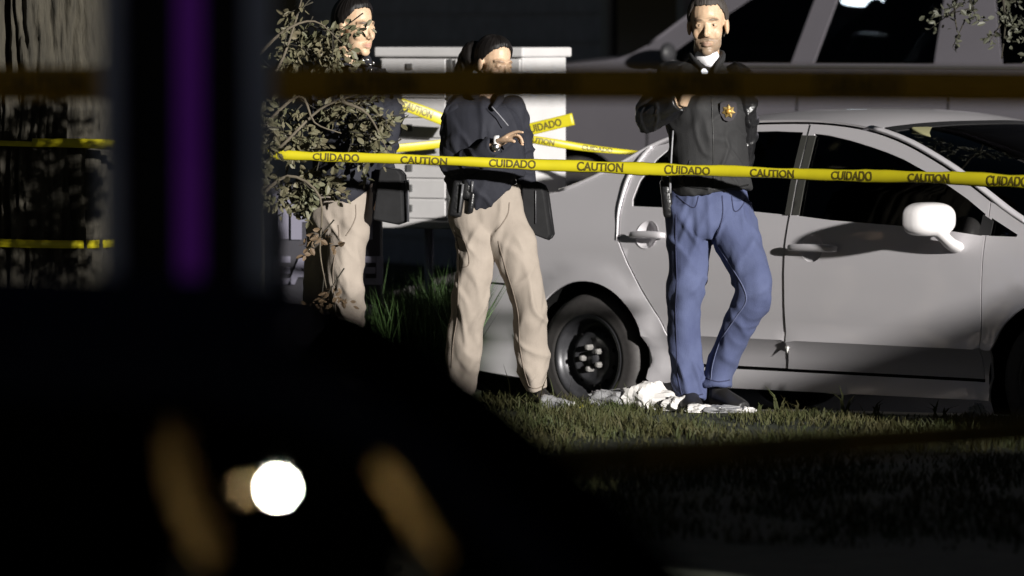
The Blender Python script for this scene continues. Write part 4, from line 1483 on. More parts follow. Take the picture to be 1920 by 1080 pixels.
def eyes(root, T, sz, lid=.0, lash=True):
    for s in (-1, 1):
        c = Vector((s * .031 * sz[0], -.0785 * sz[1], -.0015 * sz[2]))
        e = MB(); e.ell(T @ c, (.0118, .0068, .0042 * (1 - lid)), 14, T.to_3x3())
        o = e.build('eye', mat('eye_white', (.15, .12, .105), .35), root)
        i = MB(); i.ell(T @ (c + Vector((0, -.0052, 0))), (.0056, .0034, .0042 * (1 - lid)), 12, T.to_3x3())
        i.build('iris', mat('iris_dark', (.02, .014, .01), .15), o)
        if not lash: continue
        l = MB()
        l.tube([T @ (c + Vector((dx * s, dy, dz))) for dx, dy, dz in ((-.013, .003, .001), (-.005, -.006, .0050), (.006, -.004, .0048), (.013, .006, .001))], [.0008, .0016, .0016, .0008], n=6, sub=3)
        l.build('eyelash', M_hair, root)


def hair_cap(T, sz, line, thick, rough=.004, m=None, name='hair', root=None, back=-.10):
    """shell over the skull; line(az) gives the lowest z of the hair at azimuth az (0 = face)"""
    vs, fs = [], []
    na, nz = 180, 30
    S = Vector(sz)
    for j in range(nz + 1):
        for i in range(na):
            az = 2 * math.pi * i / na
            lo = line(az if az <= math.pi else az - 2 * math.pi)
            t = j / nz
            zt_ = .118
            z = zt_ + (lo - zt_) * (t ** 1.5)
            zz = (z - .030) / (.088)
            rr = math.sqrt(max(0, 1 - max(-.15, zz) ** 2)) if zz > 0 else 1.0 - .10 * min(1, (-zz)) ** 2
            st = .5 * N(math.sin(az) * 9, math.cos(az) * 9, z * 14) + .8 * N(math.sin(az) * 26, math.cos(az) * 26, z * 7)
            lo += .006 * N(math.sin(az) * 22, math.cos(az) * 22, 3.3)
            z = zt_ + (lo - zt_) * (t ** 1.5)
            th = thick * min(1, (1 - t) * 4 + .12) + rough * st
            x, y = math.sin(az) * (.076 * rr + th), -math.cos(az) * (.097 * rr + th) + .020
            if j == 0: x, y = 0, .02
            vs.append(T @ Vector((x * S.x, y * S.y, (z + th * .5 * max(0, zz)) * S.z)))
    for j in range(nz):
        for i in range(na):
            a, b = j * na + i, j * na + (i + 1) % na
            fs.append((a, b, b + na, a + na))
    mb = MB(); mb.add(vs, fs)
    o = mb.build(name, m or M_hair, root)
    so = o.modifiers.new('t', 'SOLIDIFY'); so.thickness = .006; so.offset = -1
    return o


def hand(mb, W, D, Nn, side, curl=(.5, .7, .5), spread=.0, thumb=(.5, .8, .35), scale=1.0, ind=None, fin=None):
    D = Vector(D).normalized()
    Nn = Vector(Nn); Nn = (Nn - D * Nn.dot(D)).normalized()
    X = D.cross(Nn) * side            # thumb side
    s = scale
    mb.tube([W - D * .03 * s, W, W + D * .045 * s, W + D * .088 * s], [(.024 * s, .019 * s), (.028 * s, .019 * s), (.039 * s, .016 * s), (.038 * s, .012 * s)], ref=Nn, n=14, sub=2)
    for k, (o, ln, r) in enumerate(((.030, .074, .0092), (.010, .082, .0095), (-.010, .076, .009), (-.029, .060, .0082))):
        cu = curl
        if fin and k in fin: cu = fin[k]
        p = W + D * .080 * s + X * o * s
        d = (D + X * spread * o * 20).normalized()
        pts, rad = [p - D * .02 * s, p], [r * s, r * s]
        for j, f in enumerate((.45, .31, .26)):
            a = cu[j]
            q = Matrix.Rotation(a, 3, D.cross(Nn)) @ d
            if q.dot(Nn) < d.dot(Nn) - 1e-4: q = Matrix.Rotation(-a, 3, D.cross(Nn)) @ d
            d = q
            p = p + d * ln * f * s
            pts.append(p.copy()); rad.append(r * s * (1 - .10 * (j + 1)))
        mb.tube(pts, rad, n=10, sub=2)
        mb.ell(pts[-1], (rad[-1],) * 3, 10)
    tb = W + D * .022 * s + X * .024 * s
    d1 = (D * thumb[0] + X * thumb[1] + Nn * thumb[2]).normalized()
    d2 = (d1 + D * .5 + Nn * .25).normalized()
    p1 = tb + d1 * .040 * s; p2 = p1 + d2 * .032 * s; p3 = p2 + (d2 + Nn * .3).normalized() * .024 * s
    mb.tube([tb - d1 * .015, tb, p1, p2, p3], [.013 * s, .013 * s, .0108 * s, .0102 * s, .008 * s], n=10, sub=2)
    mb.ell(p3, (.008 * s,) * 3, 10)


def ridge(x, y, z):
    return 1 - 2.2 * abs(N(x, y, z))


class Person:
    def __init__(self, X0, Y0, y0, label):
        self.y0 = y0
        p = at(X0, Y0, y0)
        self.o = Vector((p.x, y0, 0.0))
        self.k = FPX / (25 + y0)
        self.root = empty('person', self.o)
        tag(self.root, label, 'person')
        self.body = MB()

    def J(self, X, Y, dy=0.0):
        return at(X, Y, self.y0 + dy) - self.o

    def limb(self, mb, rows, sub=4, n=28, ref=(0, 1, 0), grow=1.0):
        """rows: X, Y, dy, half width in photo px, depth radius m"""
        pts = [self.J(r[0], r[1], r[2]) for r in rows]
        mb.tube(pts, [(r[3] / self.k * grow, r[4] * grow) for r in rows], ref=ref, n=n, sub=sub)

    def head_T(self, X, Y, dy, yaw, pitch=0.0, roll=0.0):
        return Matrix.Translation(self.J(X, Y, dy)) @ Matrix.Rotation(yaw, 4, 'Z') @ Matrix.Rotation(pitch, 4, 'X') @ Matrix.Rotation(roll, 4, 'Y')

    def cloth(self, name, mb, m, voxel=.0065, smooth=3, wr=None):
        me = remesh(mb, voxel, smooth)
        if wr: displace(me, wr)
        return link(name, me, m, self.root)


from mathutils.bvhtree import BVHTree


def seam(P, part, name, pix, r, m, lift=.0):
    """stitched line lying on the near face of a garment, along photo points"""
    me = part.data
    bv = BVHTree.FromPolygons([v_.co for v_ in me.vertices], [tuple(p.vertices) for p in me.polygons])
    pts = []
    for X, Y in catmull([(x, y, 0) for x, y in pix], 6)[:, :2]:
        q = P.J(X, Y, 0)
        h = bv.ray_cast(Vector((q.x, -1.5, q.z)), Vector((0, 1, 0)))
        if h[0] is not None: pts.append(h[0] + Vector((0, -r * .15 - lift, 0)))
    if len(pts) > 2:
        mb = MB()
        mb.tube(pts, [r] * len(pts), n=6)
        return mb.build(name, m, part)


def crease(n, w=.13):
    return math.exp(-(n / w) ** 2)


def trouser_wrinkle(zs, amp=.006, seed=0.0, diag=1.2):
    """folds gather at the heights in zs (knee, ankle, crotch)"""
    def f(p, n):
        x, y, z = p
        a = .22
        for z0, w in zs:
            a += math.exp(-((z - z0) / w) ** 2)
        a = min(1.25, a)
        wv = .8 * N(x * 4 + seed, y * 4, z * 3)
        r = crease(N(x * 4 + seed + wv, y * 4, (z + diag * .9 * x) * 7 + wv * 1.5), .22)
        r2 = crease(N(x * 4 + seed + 9, y * 4, (z - diag * 1.1 * x) * 6 - wv), .18)
        r3 = crease(N(x * 11 + seed, y * 8, z * 2.0 + wv), .2)
        br = N(x * 6 + seed, y * 6, z * 4.5)
        return amp * (a * (r * .6 + r2 * .55) + .45 * r3 + .8 * br - .5)
    return f


def jacket_wrinkle(amp=.006, seed=0.0, fz=9):
    def f(p, n):
        x, y, z = p
        wv = .8 * N(x * 4 + seed, y * 4, z * 3)
        r = crease(N(x * 5 + seed + wv, y * 4, z * fz * .62 - x * 4 + wv))
        r2 = crease(N(x * 8 + seed + 5, y * 6, z * 4 + x * 7 - wv), .10)
        br = N(x * 6 + seed, y * 6, z * 5)
        return amp * (r * .7 + r2 * .5 + .6 * br - .4)
    return f


def shoe(mb, heel, toe, w=.045, h=.085):
    heel, toe = Vector(heel), Vector(toe)
    d = toe - heel
    u = Vector((0, 0, 1))
    mb.tube([heel - d * .02 + u * h * .55, heel + d * .15 + u * h * .55, heel + d * .45 + u * h * .42, heel + d * .75 + u * h * .30, heel + d * .97 + u * h * .26], [(w * .7, h * .5), (w * .85, h * .56), (w * .95, h * .43), (w * 1.05, h * .31), (w * .6, h * .2)], ref=(0, 0, 1), n=18, sub=4)
    mb.tube([heel + d * .12 + u * h * .5, heel + d * .12 + u * (h + .09)], [(w * .85, w * .95), (w * .85, w * .95)], n=16)


def sole(heel, toe, w, root):
    heel, toe = Vector(heel), Vector(toe)
    d = toe - heel
    s = MB()
    s.tube([heel - d * .04 + Vector((0, 0, .012)), heel + d * .3 + Vector((0, 0, .012)), heel + d * .7 + Vector((0, 0, .012)), heel + d * 1.01 + Vector((0, 0, .013))], [(w * .8, .012), (w * .85, .012), (w * 1.12, .012), (w * .6, .01)], ref=(0, 0, 1), n=16, sub=3)
    return s.build('sole', M_black, root)


SKIN_M, SKIN_W, SKIN_L = (.52, .365, .24), (.52, .36, .24), (.52, .36, .235)

# ------------------------------------------------------------------ the man by the car
P3 = Person(1325, 765, .0, 'bearded man in dark jacket and blue jeans holding a flashlight before the silver car')
szm = (1.07, 1.0, 1.16)
T3 = P3.head_T(1327, 46, -.01, R(-7), R(2), R(-2))
b = P3.body
head_parts(b, T3, szm)
b.tube([P3.J(1325, 75, .03), P3.J(1324, 112, .03), P3.J(1322, 140, .03)], [(.056, .058), (.06, .062), (.075, .075)], n=20, sub=3)
P3.limb(b, [(1322, 130, .02, 40, .06), (1322, 165, .02, 66, .09), (1324, 230, .02, 62, .1), (1326, 310, .02, 58, .095), (1328, 370, .02, 60, .1), (1330, 420, .02, 58, .1)], n=20)
LEGL = [(1292, 385, 0, 46, .115), (1292, 420, 0, 47, .115), (1293, 460, 0, 43, .105), (1291, 505, -.005, 36, .095), (1286, 545, -.015, 32, .085), (1283, 581, -.015, 29, .078), (1284, 620, .0, 30, .08), (1285, 655, .01, 31, .078), (1287, 697, .01, 31, .076), (1293, 730, .01, 28, .074), (1294, 748, .01, 28, .076)]
LEGR = [(1366, 385, 0, 44, .115), (1372, 420, -.02, 46, .115), (1386, 460, -.07, 43, .105), (1404, 500, -.13, 38, .095), (1414, 535, -.17, 34, .085), (1409, 565, -.155, 32, .08), (1390, 600, -.10, 30, .078), (1370, 640, -.04, 30, .076), (1356, 675, .0, 29, .074), (1347, 705, .02, 27, .072), (1345, 722, .02, 26, .074)]
for leg in (LEGL, LEGR):
    P3.limb(b, [(r[0], r[1], r[2], r[3] * .78, r[4] * .78) for r in leg], n=16)
ARM1 = [P3.J(1262, 150, .0), P3.J(1236, 190, -.05), P3.J(1217, 222, -.12), P3.J(1246, 206, -.20), P3.J(1276, 190, -.27)]
ARM2 = [P3.J(1384, 152, .0), P3.J(1394, 195, .03), P3.J(1396, 242, .06), P3.J(1388, 300, .13), P3.J(1372, 352, .19)]
b.tube(ARM1, [.055, .05, .045, .04, .033], n=14, sub=3)
b.tube(ARM2, [.055, .05, .045, .04, .033], n=14, sub=3)
hw = P3.J(1284, 186, -.29)
hand(b, hw, P3.J(1300, 138, -.31) - hw, Vector((.75, -.6, .1)), 1, curl=(.9, 1.2, .8), thumb=(.7, .4, .55), scale=1.02)
hand(b, P3.J(1370, 362, .19), P3.J(1362, 410, .18) - P3.J(1370, 362, .19), Vector((-.2, -1, 0)), -1, curl=(.2, .3, .2))
me = remesh(b, .0042, 2)
face_paint(me, T3, szm, SKIN_M, beard=(.10, .075, .058), brow=(.11, .075, .05), lip=(.30, .185, .14))
link('body', me, M_skin, P3.root)
eyes(P3.root, T3, szm)
hair_cap(T3, szm, lambda a: float(np.interp(abs(a), [0, .5, .8, 1.0, 1.25, 1.45, 1.5, 1.7, 2.2, 3.15], [.076, .075, .078, .060, .035, -.005, -.012, .0, -.05, -.065])), .006, .0018, mat('short_dark_hair', (.040, .033, .028), .75), root=P3.root)
# jacket
j = MB()
P3.limb(j, [(1324, 116, .03, 30, .075), (1323, 126, .025, 48, .095), (1321, 140, .02, 68, .115), (1321, 165, .015, 78, .135), (1323, 210, .01, 76, .145), (1326, 260, .0, 74, .150), (1328, 310, .0, 74, .150), (1330, 340, .0, 76, .150), (1332, 352, .0, 77, .152), (1333, 362, .0, 75, .146)], n=36)
jk3 = P3.cloth('jacket', j, M_char, wr=jacket_wrinkle(.012, 3.1, 11))
for arm, nm in ((ARM1, 'sleeve'), (ARM2, 'sleeve')):
    s_ = MB()
    rr = [.085, .076, .070, .058, .048] if arm is ARM1 else [.078, .066, .060, .054, .046]
    s_.tube(arm, rr, n=24, sub=5)
    s_.ell(arm[0], (.088, .088, .085), 18)
    s_.ell(arm[2], (rr[2] * 1.0,) * 3, 16)
    P3.cloth(nm, s_, M_leather, .006, 2, wr=jacket_wrinkle(.014, 8.2 if arm is ARM1 else 5.5, 16))
seam(P3, jk3, 'zip', [(1331, 152), (1333, 200), (1335, 260), (1336, 320), (1337, 352)], .0035, mat('zip_dark', (.006, .006, .006), .5))
seam(P3, jk3, 'hem_seam', [(1262, 344), (1300, 350), (1336, 353), (1370, 351), (1402, 346)], .0035, mat('zip_dark', (0, 0, 0)))
seam(P3, jk3, 'pocket_welt', [(1292, 300), (1284, 322), (1278, 338)], .0045, mat('zip_dark', (0, 0, 0)))
# collar halves over the white shirt
sh_ = MB()
sh_.tube([P3.J(1324, 106, .015), P3.J(1326, 116, -.012), P3.J(1328, 134, -.055)], [(.056, .056), (.058, .060), (.024, .045)], ref=(0, 1, 0), n=20, sub=3)
P3.cloth('shirt', sh_, M_white, .006, 2)
cl = MB()
for sx in (-1, 1):
    cl.tube([P3.J(1325 + sx * 4, 102, .10), P3.J(1325 + sx * 27, 104, .05), P3.J(1326 + sx * 27, 114, -.03), P3.J(1329 + sx * 13, 132, -.095), P3.J(1331 + sx * 5, 150, -.115)], [(.02, .016), (.026, .014), (.028, .013), (.026, .013), (.012, .012)], n=12, sub=5)
P3.cloth('collar', cl, M_char, .006, 2)
# trousers
tr = MB()
P3.limb(tr, [(1326, 335, 0, 68, .125), (1327, 365, 0, 72, .130), (1328, 395, 0, 78, .132), (1330, 425, 0, 76, .125), (1333, 445, .0, 55, .10)], n=36)
P3.limb(tr, LEGL); P3.limb(tr, LEGR)
jeans = P3.cloth('jeans', tr, M_denim, .006, 2, wr=trouser_wrinkle([(.50, .10), (.12, .12), (.80, .07)], .0155, 2.0))
M_stitch = mat('denim_seam', (.10, .115, .20), .9)
M_dseam = mat('denim_dark_seam', (.025, .03, .07), .9)
seam(P3, jeans, 'fly_seam', [(1352, 365), (1353, 400), (1346, 430), (1338, 448)], .0030, M_dseam)
seam(P3, jeans, 'pocket_seam', [(1268, 366), (1290, 384), (1302, 386), (1308, 366)], .0028, M_dseam)
seam(P3, jeans, 'pocket_seam', [(1398, 372), (1384, 392), (1374, 392), (1370, 366)], .0028, M_dseam)
seam(P3, jeans, 'side_seam', [(1266, 400), (1266, 460), (1268, 520), (1266, 580), (1268, 640), (1270, 700), (1278, 740)], .0026, M_dseam)
seam(P3, jeans, 'inseam', [(1346, 462), (1370, 500), (1390, 535), (1394, 562), (1376, 592), (1350, 635), (1336, 680), (1332, 712)], .0026, M_stitch)
seam(P3, jeans, 'hem_seam', [(1270, 738), (1294, 742), (1318, 738)], .0028, M_dseam)
seam(P3, jeans, 'hem_seam', [(1324, 708), (1345, 714), (1368, 712)], .0028, M_dseam)
for hl, tl in (((1289, 752, .05), (1300, 772, -.17)), ((1340, 748, .06), (1398, 768, -.12))):
    h_, t2 = P3.J(*hl), P3.J(*tl)
    h_.z, t2.z = -.008, -.010
    s_ = MB(); shoe(s_, h_, t2, .05, .10)
    P3.cloth('boot', s_, M_boot, .006, 2)
    sole(h_, t2, .05, P3.root)
# chest badge on a dark patch
c0 = P3.J(1366, 208, -.135)
pt_ = MB()
pv = [(x, .0, z) for x, z in ((-.036, .035), (-.018, .044), (.018, .044), (.036, .035), (.038, -.01), (.02, -.04), (0, -.047), (-.02, -.04), (-.038, -.01))]
n_ = len(pv)
pt_.add([c0 + Vector(p) for p in pv] + [c0 + Vector((p[0], .03, p[2])) for p in pv], [tuple(range(n_))[::-1], tuple(range(n_, 2 * n_))] + [(i, (i + 1) % n_, n_ + (i + 1) % n_, n_ + i) for i in range(n_)])
pt_.build('badge_patch', mat('badge_backing', (.02, .016, .022), .6), P3.root, smooth=False)
stv = []
for k in range(14):
    a = math.pi / 2 + 2 * math.pi * k / 14
    r_ = .031 if k % 2 == 0 else .0205
    stv.append((r_ * math.cos(a), r_ * math.sin(a)))
sm_ = MB()
q0 = c0 + Vector((0, -.004, -.002))
sm_.add([q0 + Vector((x, 0, z)) for x, z in stv] + [q0 + Vector((0, -.010, 0))] + [q0 + Vector((x, .006, z)) for x, z in stv], [(i, (i + 1) % 14, 14) for i in range(14)] + [(i, 15 + i, 15 + (i + 1) % 14, (i + 1) % 14) for i in range(14)])
sb = sm_.build('star_badge', mat('gold_badge', (.60, .42, .15), .35, metal=.8), P3.root, smooth=False)
bs = MB(); bs.ell(q0 + Vector((0, -.008, 0)), (.012, .006, .012), 16); bs.build('badge_boss', mat('badge_boss_gold', (.55, .30, .06), .4, metal=.6), sb)
# radio lead on his side, holster
rd = MB()
rd.tube([P3.J(1262, 245, -.14), P3.J(1259, 290, -.15), P3.J(1257, 330, -.15), P3.J(1256, 362, -.14)], [.004, .0045, .0045, .007], n=8, sub=3)
rd.build('radio_antenna', mat('antenna_grey', (.18, .18, .19), .4), P3.root)
ho = MB(); ho.box(P3.J(1250, 372, -.03), (.045, .10, .17), M=Euler((0, R(-6), 0)).to_matrix()); ho.box(P3.J(1248, 330, -.06), (.035, .05, .06))
ho.build('holster', M_leather, P3.root, bevel=.012)
# flashlight (a thing he holds)
f0, f1 = P3.J(1291, 158, -.24) + P3.o, P3.J(1321, 135, -.375) + P3.o
fa = (f1 - f0)
fl_ = empty('flashlight', f0)
tag(fl_, 'small lit flashlight in the raised hand of the bearded man', 'flashlight')
fm = MB(); fm.tube([Vector((0, 0, 0)), fa * .72, fa * .8, fa], [.0125, .0125, .0175, .0185], n=20); fm.build('barrel', M_black, fl_)
u_ = fa.normalized()
lm_ = MB(); lm_.tube([fa + u_ * .0005, fa + u_ * .003], [.0165, .0150], n=20); lm_.build('lens', mat('flashlight_lens', (1, 1, 1), .3, emit=(.95, .97, 1.0), estr=2.2), fl_)

# ------------------------------------------------------------------ the woman in the middle
P2 = Person(940, 760, .22, 'woman with pulled-back dark hair, dark jacket and khaki trousers raising one hand')
szw = (.94, .94, 1.0)
T2 = P2.head_T(928, 119, -.01, R(36), R(10), R(3))
b = P2.body
head_parts(b, T2, szw, True)
b.tube([P2.J(916, 140, .02), P2.J(908, 172, .02), P2.J(905, 195, .02)], [(.050, .052), (.052, .054), (.07, .07)], n=18, sub=3)
P2.limb(b, [(905, 188, .02, 40, .06), (905, 215, .02, 58, .08), (908, 270, .02, 52, .09), (912, 330, .02, 48, .085), (915, 390, .02, 54, .1), (915, 420, .02, 52, .1)], n=20)
WL = [(893, 375, 0, 48, .12), (888, 410, -.01, 50, .12), (890, 450, -.03, 38, .105), (889, 500, -.05, 35, .095), (883, 545, -.06, 31, .085), (879, 580, -.05, 29, .08), (872, 620, -.01, 30, .08), (868, 660, .04, 28, .078), (865, 700, .08, 27, .078), (860, 728, .11, 27, .078)]
WR = [(938, 375, 0, 44, .12), (943, 410, 0, 46, .12), (957, 450, -.03, 42, .108), (972, 495, -.06, 38, .098), (984, 540, -.08, 33, .088), (990, 580, -.07, 31, .082), (993, 620, -.03, 31, .082), (995, 660, .0, 30, .08), (1000, 700, .02, 27, .078), (1005, 730, .03, 22, .076)]
for leg in (WL, WR):
    P2.limb(b, [(r[0], r[1], r[2], r[3] * .78, r[4] * .78) for r in leg], n=16)
WA1 = [P2.J(860, 208, .0), P2.J(852, 260, -.01), P2.J(858, 312, -.06), P2.J(892, 293, -.15), P2.J(926, 274, -.22)]
WA2 = [P2.J(958, 205, .02), P2.J(974, 260, .04), P2.J(982, 310, .05), P2.J(988, 345, .04), P2.J(992, 368, .02)]
b.tube(WA1, [.048, .045, .04, .036, .028], n=14, sub=3)
b.tube(WA2, [.048, .045, .04, .036, .028], n=14, sub=3)
hw = P2.J(934, 269, -.235)
hand(b, hw, P2.J(966, 250, -.27) - hw, Vector((.35, -.30, -.85)), -1, curl=(.75, 1.0, .6), thumb=(.9, .35, .5), scale=.95, fin={0: (.15, .25, .2), 1: (.5, .7, .4)})
hand(b, P2.J(993, 372, .02), Vector((.1, -.1, -1)), Vector((-1, 0, 0)), 1, curl=(.8, 1.1, .8), scale=.92)
me = remesh(b, .0042, 2)
face_paint(me, T2, szw, SKIN_W, brow=(.20, .13, .09), lip=(.45, .17, .15))
link('body', me, M_skin, P2.root)
eyes(P2.root, T2, szw, .55, False)
hair_cap(T2, szw, lambda a: float(np.interp(abs(a), [0, .4, .8, 1.1, 1.35, 1.6, 2.2, 3.15], [.086, .082, .066, .044, .016, -.008, -.045, -.06])), .008, .002, root=P2.root)
bn = MB()
bn.ell(P2.J(888, 104, .06), (.056, .06, .066), 24)
bn.ell(P2.J(874, 118, .09), (.040, .05, .06), 20)
bn.ell(P2.J(868, 138, .10), (.036, .04, .075), 20)
bn.ell(P2.J(868, 165, .10), (.026, .03, .06), 18)
P2.cloth('ponytail', bn, M_hair, .005, 2, wr=lambda p, n: .004 * ridge(p[0] * 40, p[1] * 40, p[2] * 8))
er = MB(); er.ell(P2.J(903, 133, -.04), (.0055, .0055, .0065), 10); er.build('earring', mat('earring_silver', (.8, .8, .8), .2, metal=1), P2.root)
j = MB()
P2.limb(j, [(907, 180, .02, 36, .075), (905, 192, .02, 60, .10), (904, 212, .015, 74, .125), (906, 250, .0, 76, .145), (908, 300, .0, 76, .150), (911, 340, -.005, 74, .150), (918, 362, -.01, 66, .142), (930, 376, -.01, 54, .130)], n=36)
P2.cloth('jacket', j, M_navy, wr=jacket_wrinkle(.014, 12.4, 10))
for arm, rr, sd_ in ((WA1, [.066, .070, .070, .055, .042], 3.3), (WA2, [.068, .060, .055, .048, .042], 9.1)):
    s_ = MB()
    s_.tube(arm, rr, n=24, sub=5)
    s_.ell(arm[0], (.066, .068, .064), 18)
    s_.ell(arm[2], (rr[2],) * 3, 16)
    P2.cloth('sleeve', s_, M_navy, .006, 2, wr=jacket_wrinkle(.015, sd_, 13))
ck_ = MB()
ck_.tube([P2.J(890, 178, -.10), P2.J(897, 176, .08), P2.J(925, 178, .09), P2.J(938, 182, -.06), P2.J(925, 205, -.13)], [.02, .022, .022, .02, .014], n=12, sub=4)
P2.cloth('collar', ck_, M_navy, .006, 2)
zp = MB(); zp.tube([P2.J(922, 200, -.150), P2.J(938, 218, -.157), P2.J(953, 236, -.160)], [.003, .003, .003], n=6, sub=3); zp.build('cord', mat('cord_grey', (.2, .2, .22), .6), P2.root)
wt_ = MB(); wv_ = P2.J(931, 271, -.232)
wt_.tube([wv_ - Vector((.012, 0, -.007)), wv_ + Vector((.012, 0, .007))], [(.034, .030)] * 2, n=20)
wo_ = wt_.build('watch_strap', mat('watch_white', (.72, .72, .72), .4), P2.root)
wf = MB(); wf.ell(wv_ + Vector((-.004, -.028, -.012)), (.017, .008, .017), 16); wf.build('watch_face', M_chrome, wo_)
tr = MB()
P2.limb(tr, [(915, 345, 0, 62, .125), (914, 375, 0, 70, .132), (914, 402, 0, 74, .132), (915, 425, 0, 66, .12), (918, 445, 0, 40, .09)], n=36)
P2.limb(tr, WL); P2.limb(tr, WR)
kh2 = P2.cloth('trousers', tr, M_khaki, .006, 2, wr=trouser_wrinkle([(.47, .12), (.15, .14), (.75, .06)], .0155, 6.0, 1.6))
M_kseam = mat('khaki_seam', (.16, .13, .105), .9)
seam(P2, kh2, 'fly_seam', [(955, 378), (952, 400), (940, 420), (930, 432)], .0028, M_kseam)
seam(P2, kh2, 'side_seam', [(852, 430), (862, 480), (860, 540), (858, 590), (850, 640), (846, 690)], .0026, M_kseam)
seam(P2, kh2, 'pocket_seam', [(856, 440), (872, 452), (880, 492), (862, 500)], .0026, M_kseam)
seam(P2, kh2, 'inseam', [(934, 450), (948, 500), (962, 545), (972, 590), (974, 640), (982, 690), (992, 724)], .0026, M_kseam)
seam(P2, kh2, 'hem_seam', [(990, 722), (1005, 727), (1020, 722)], .003, M_kseam)
for hl, tl in (((862, 745, .14), (850, 752, -.06)), ((1004, 755, .06), (1034, 762, -.13))):
    h_, t2 = P2.J(*hl), P2.J(*tl)
    h_.z, t2.z = -.008, -.010
    s_ = MB(); shoe(s_, h_, t2, .045, .09)
    P2.cloth('shoe', s_, M_boot, .006, 2)
    sole(h_, t2, .045, P2.root)
ho = MB()
Mr = Euler((0, R(9), 0)).to_matrix()
ho.box(P2.J(858, 372, -.10), (.060, .06, .165), M=Mr); ho.box(P2.J(876, 352, -.12), (.045, .05, .10), M=Mr); ho.box(P2.J(884, 380, -.13), (.028, .03, .10), M=Mr)
h_o = ho.build('holster', M_leather, P2.root, bevel=.012)
gp = MB(); gp.tube([P2.J(868, 345, -.15), P2.J(861, 398, -.14)], [.006, .005], n=8); gp.tube([P2.J(886, 340, -.155), P2.J(884, 360, -.15)], [.006, .006], n=8); gp.build('holster_edge', mat('holster_grey', (.10, .10, .105), .3), h_o)

# ------------------------------------------------------------------ the person at the left behind the leaves
P1 = Person(648, 742, .52, 'person in dark collared jacket and khaki trousers partly hidden behind leaves')
T1 = P1.head_T(667, 50, -.01, R(44), R(4), R(0))
sz1 = (1.0, 1.02, 1.10)
b = P1.body
head_parts(b, T1, sz1)
b.tube([P1.J(655, 80, .02), P1.J(650, 112, .02), P1.J(648, 140, .02)], [(.053, .055), (.056, .058), (.075, .075)], n=18, sub=3)
P1.limb(b, [(650, 132, .02, 40, .06), (655, 165, .02, 60, .09), (655, 230, .02, 56, .1), (652, 310, .02, 50, .095), (645, 370, .02, 52, .1), (643, 400, .02, 50, .1)], n=20)
AL = [(628, 385, .02, 42, .115), (620, 420, .04, 42, .115), (612, 460, .08, 36, .105), (604, 505, .12, 32, .095), (596, 550, .16, 29, .085), (588, 590, .20, 28, .08), (578, 640, .26, 27, .078), (570, 690, .32, 26, .076), (566, 722, .36, 26, .076)]
AR_ = [(652, 385, 0, 42, .115), (652, 420, -.02, 40, .115), (650, 460, -.05, 36, .105), (647, 505, -.07, 33, .095), (648, 550, -.07, 31, .085), (652, 590, -.04, 30, .08), (656, 640, .0, 28, .078), (660, 690, .03, 27, .076), (662, 722, .04, 26, .076)]
for leg in (AL, AR_):
    P1.limb(b, [(r[0], r[1], r[2], r[3] * .78, r[4] * .78) for r in leg], n=16)
A1 = [P1.J(606, 158, .02), P1.J(602, 215, .03), P1.J(604, 270, .05), P1.J(606, 318, .10), P1.J(610, 348, .14)]
A2 = [P1.J(712, 158, .0), P1.J(728, 215, .0), P1.J(726, 270, -.02), P1.J(718, 320, -.05), P1.J(714, 362, -.06)]
for a_ in (A1, A2):
    b.tube(a_, [.05, .047, .042, .036, .03], n=14, sub=3)
hand(b, P1.J(714, 368, -.06), P1.J(704, 404, -.08) - P1.J(714, 368, -.06), Vector((.9, -.3, 0)), 1, curl=(.9, 1.2, .9), scale=.85)
hand(b, P1.J(612, 352, .15), Vector((.1, -.1, -1)), Vector((.8, 0, 0)), -1, curl=(.4, .5, .4), scale=.95)
me = remesh(b, .0042, 2)
face_paint(me, T1, sz1, SKIN_L, brow=(.06, .04, .03))
link('body', me, M_skin, P1.root)
eyes(P1.root, T1, sz1, .2, False)
hair_cap(T1, sz1, lambda a: float(np.interp(abs(a), [0, .5, .8, 1.0, 1.25, 1.45, 1.5, 1.7, 2.2, 3.15], [.084, .080, .074, .055, .035, .0, -.010, .01, -.05, -.065])), .009, .002, root=P1.root)
j = MB()
P1.limb(j, [(650, 122, .02, 36, .08), (652, 134, .02, 52, .10), (656, 152, .015, 68, .12), (660, 190, .01, 72, .14), (660, 240, .0, 70, .15), (656, 300, .0, 64, .150), (652, 340, -.005, 62, .150), (656, 362, -.01, 52, .142), (664, 376, -.01, 36, .125)], n=36)
P1.cloth('jacket', j, M_navy, wr=jacket_wrinkle(.014, 22.4, 10))
for a_, sd_ in ((A1, 1.3), (A2, 4.1)):
    s_ = MB()
    s_.tube(a_, [.076, .066, .06, .052, .043], n=24, sub=5)
    s_.ell(a_[0], (.078, .078, .076), 18)
    P1.cloth('sleeve', s_, M_navy, .006, 2, wr=jacket_wrinkle(.015, sd_, 13))
ck_ = MB()
for sx in (-1, 1):
    ck_.tube([P1.J(650 + sx * 5, 108, .10), P1.J(654 + sx * 26, 108, .04), P1.J(664 + sx * 24, 116, -.05), P1.J(676 + sx * 14, 136, -.10)], [.022, .024, .024, .014], n=12, sub=4)
P1.cloth('collar', ck_, M_navy, .006, 2)
for (X, Y) in ((681, 113), (689, 112), (694, 121), (700, 118), (696, 131)):
    pn_ = MB(); pn_.ell(P1.J(X, Y, -.125), (.005, .004, .009), 8, Euler((0, X * .7, 0)).to_matrix()); pn_.build('collar_pin', mat('pin_silver', (.75, .74, .70), .25, metal=.9), P1.root)
tr = MB()
P1.limb(tr, [(645, 345, 0, 56, .122), (643, 375, 0, 58, .130), (640, 402, 0, 58, .130), (640, 425, 0, 52, .118), (640, 445, .01, 34, .09)], n=36)
P1.limb(tr, AL); P1.limb(tr, AR_)
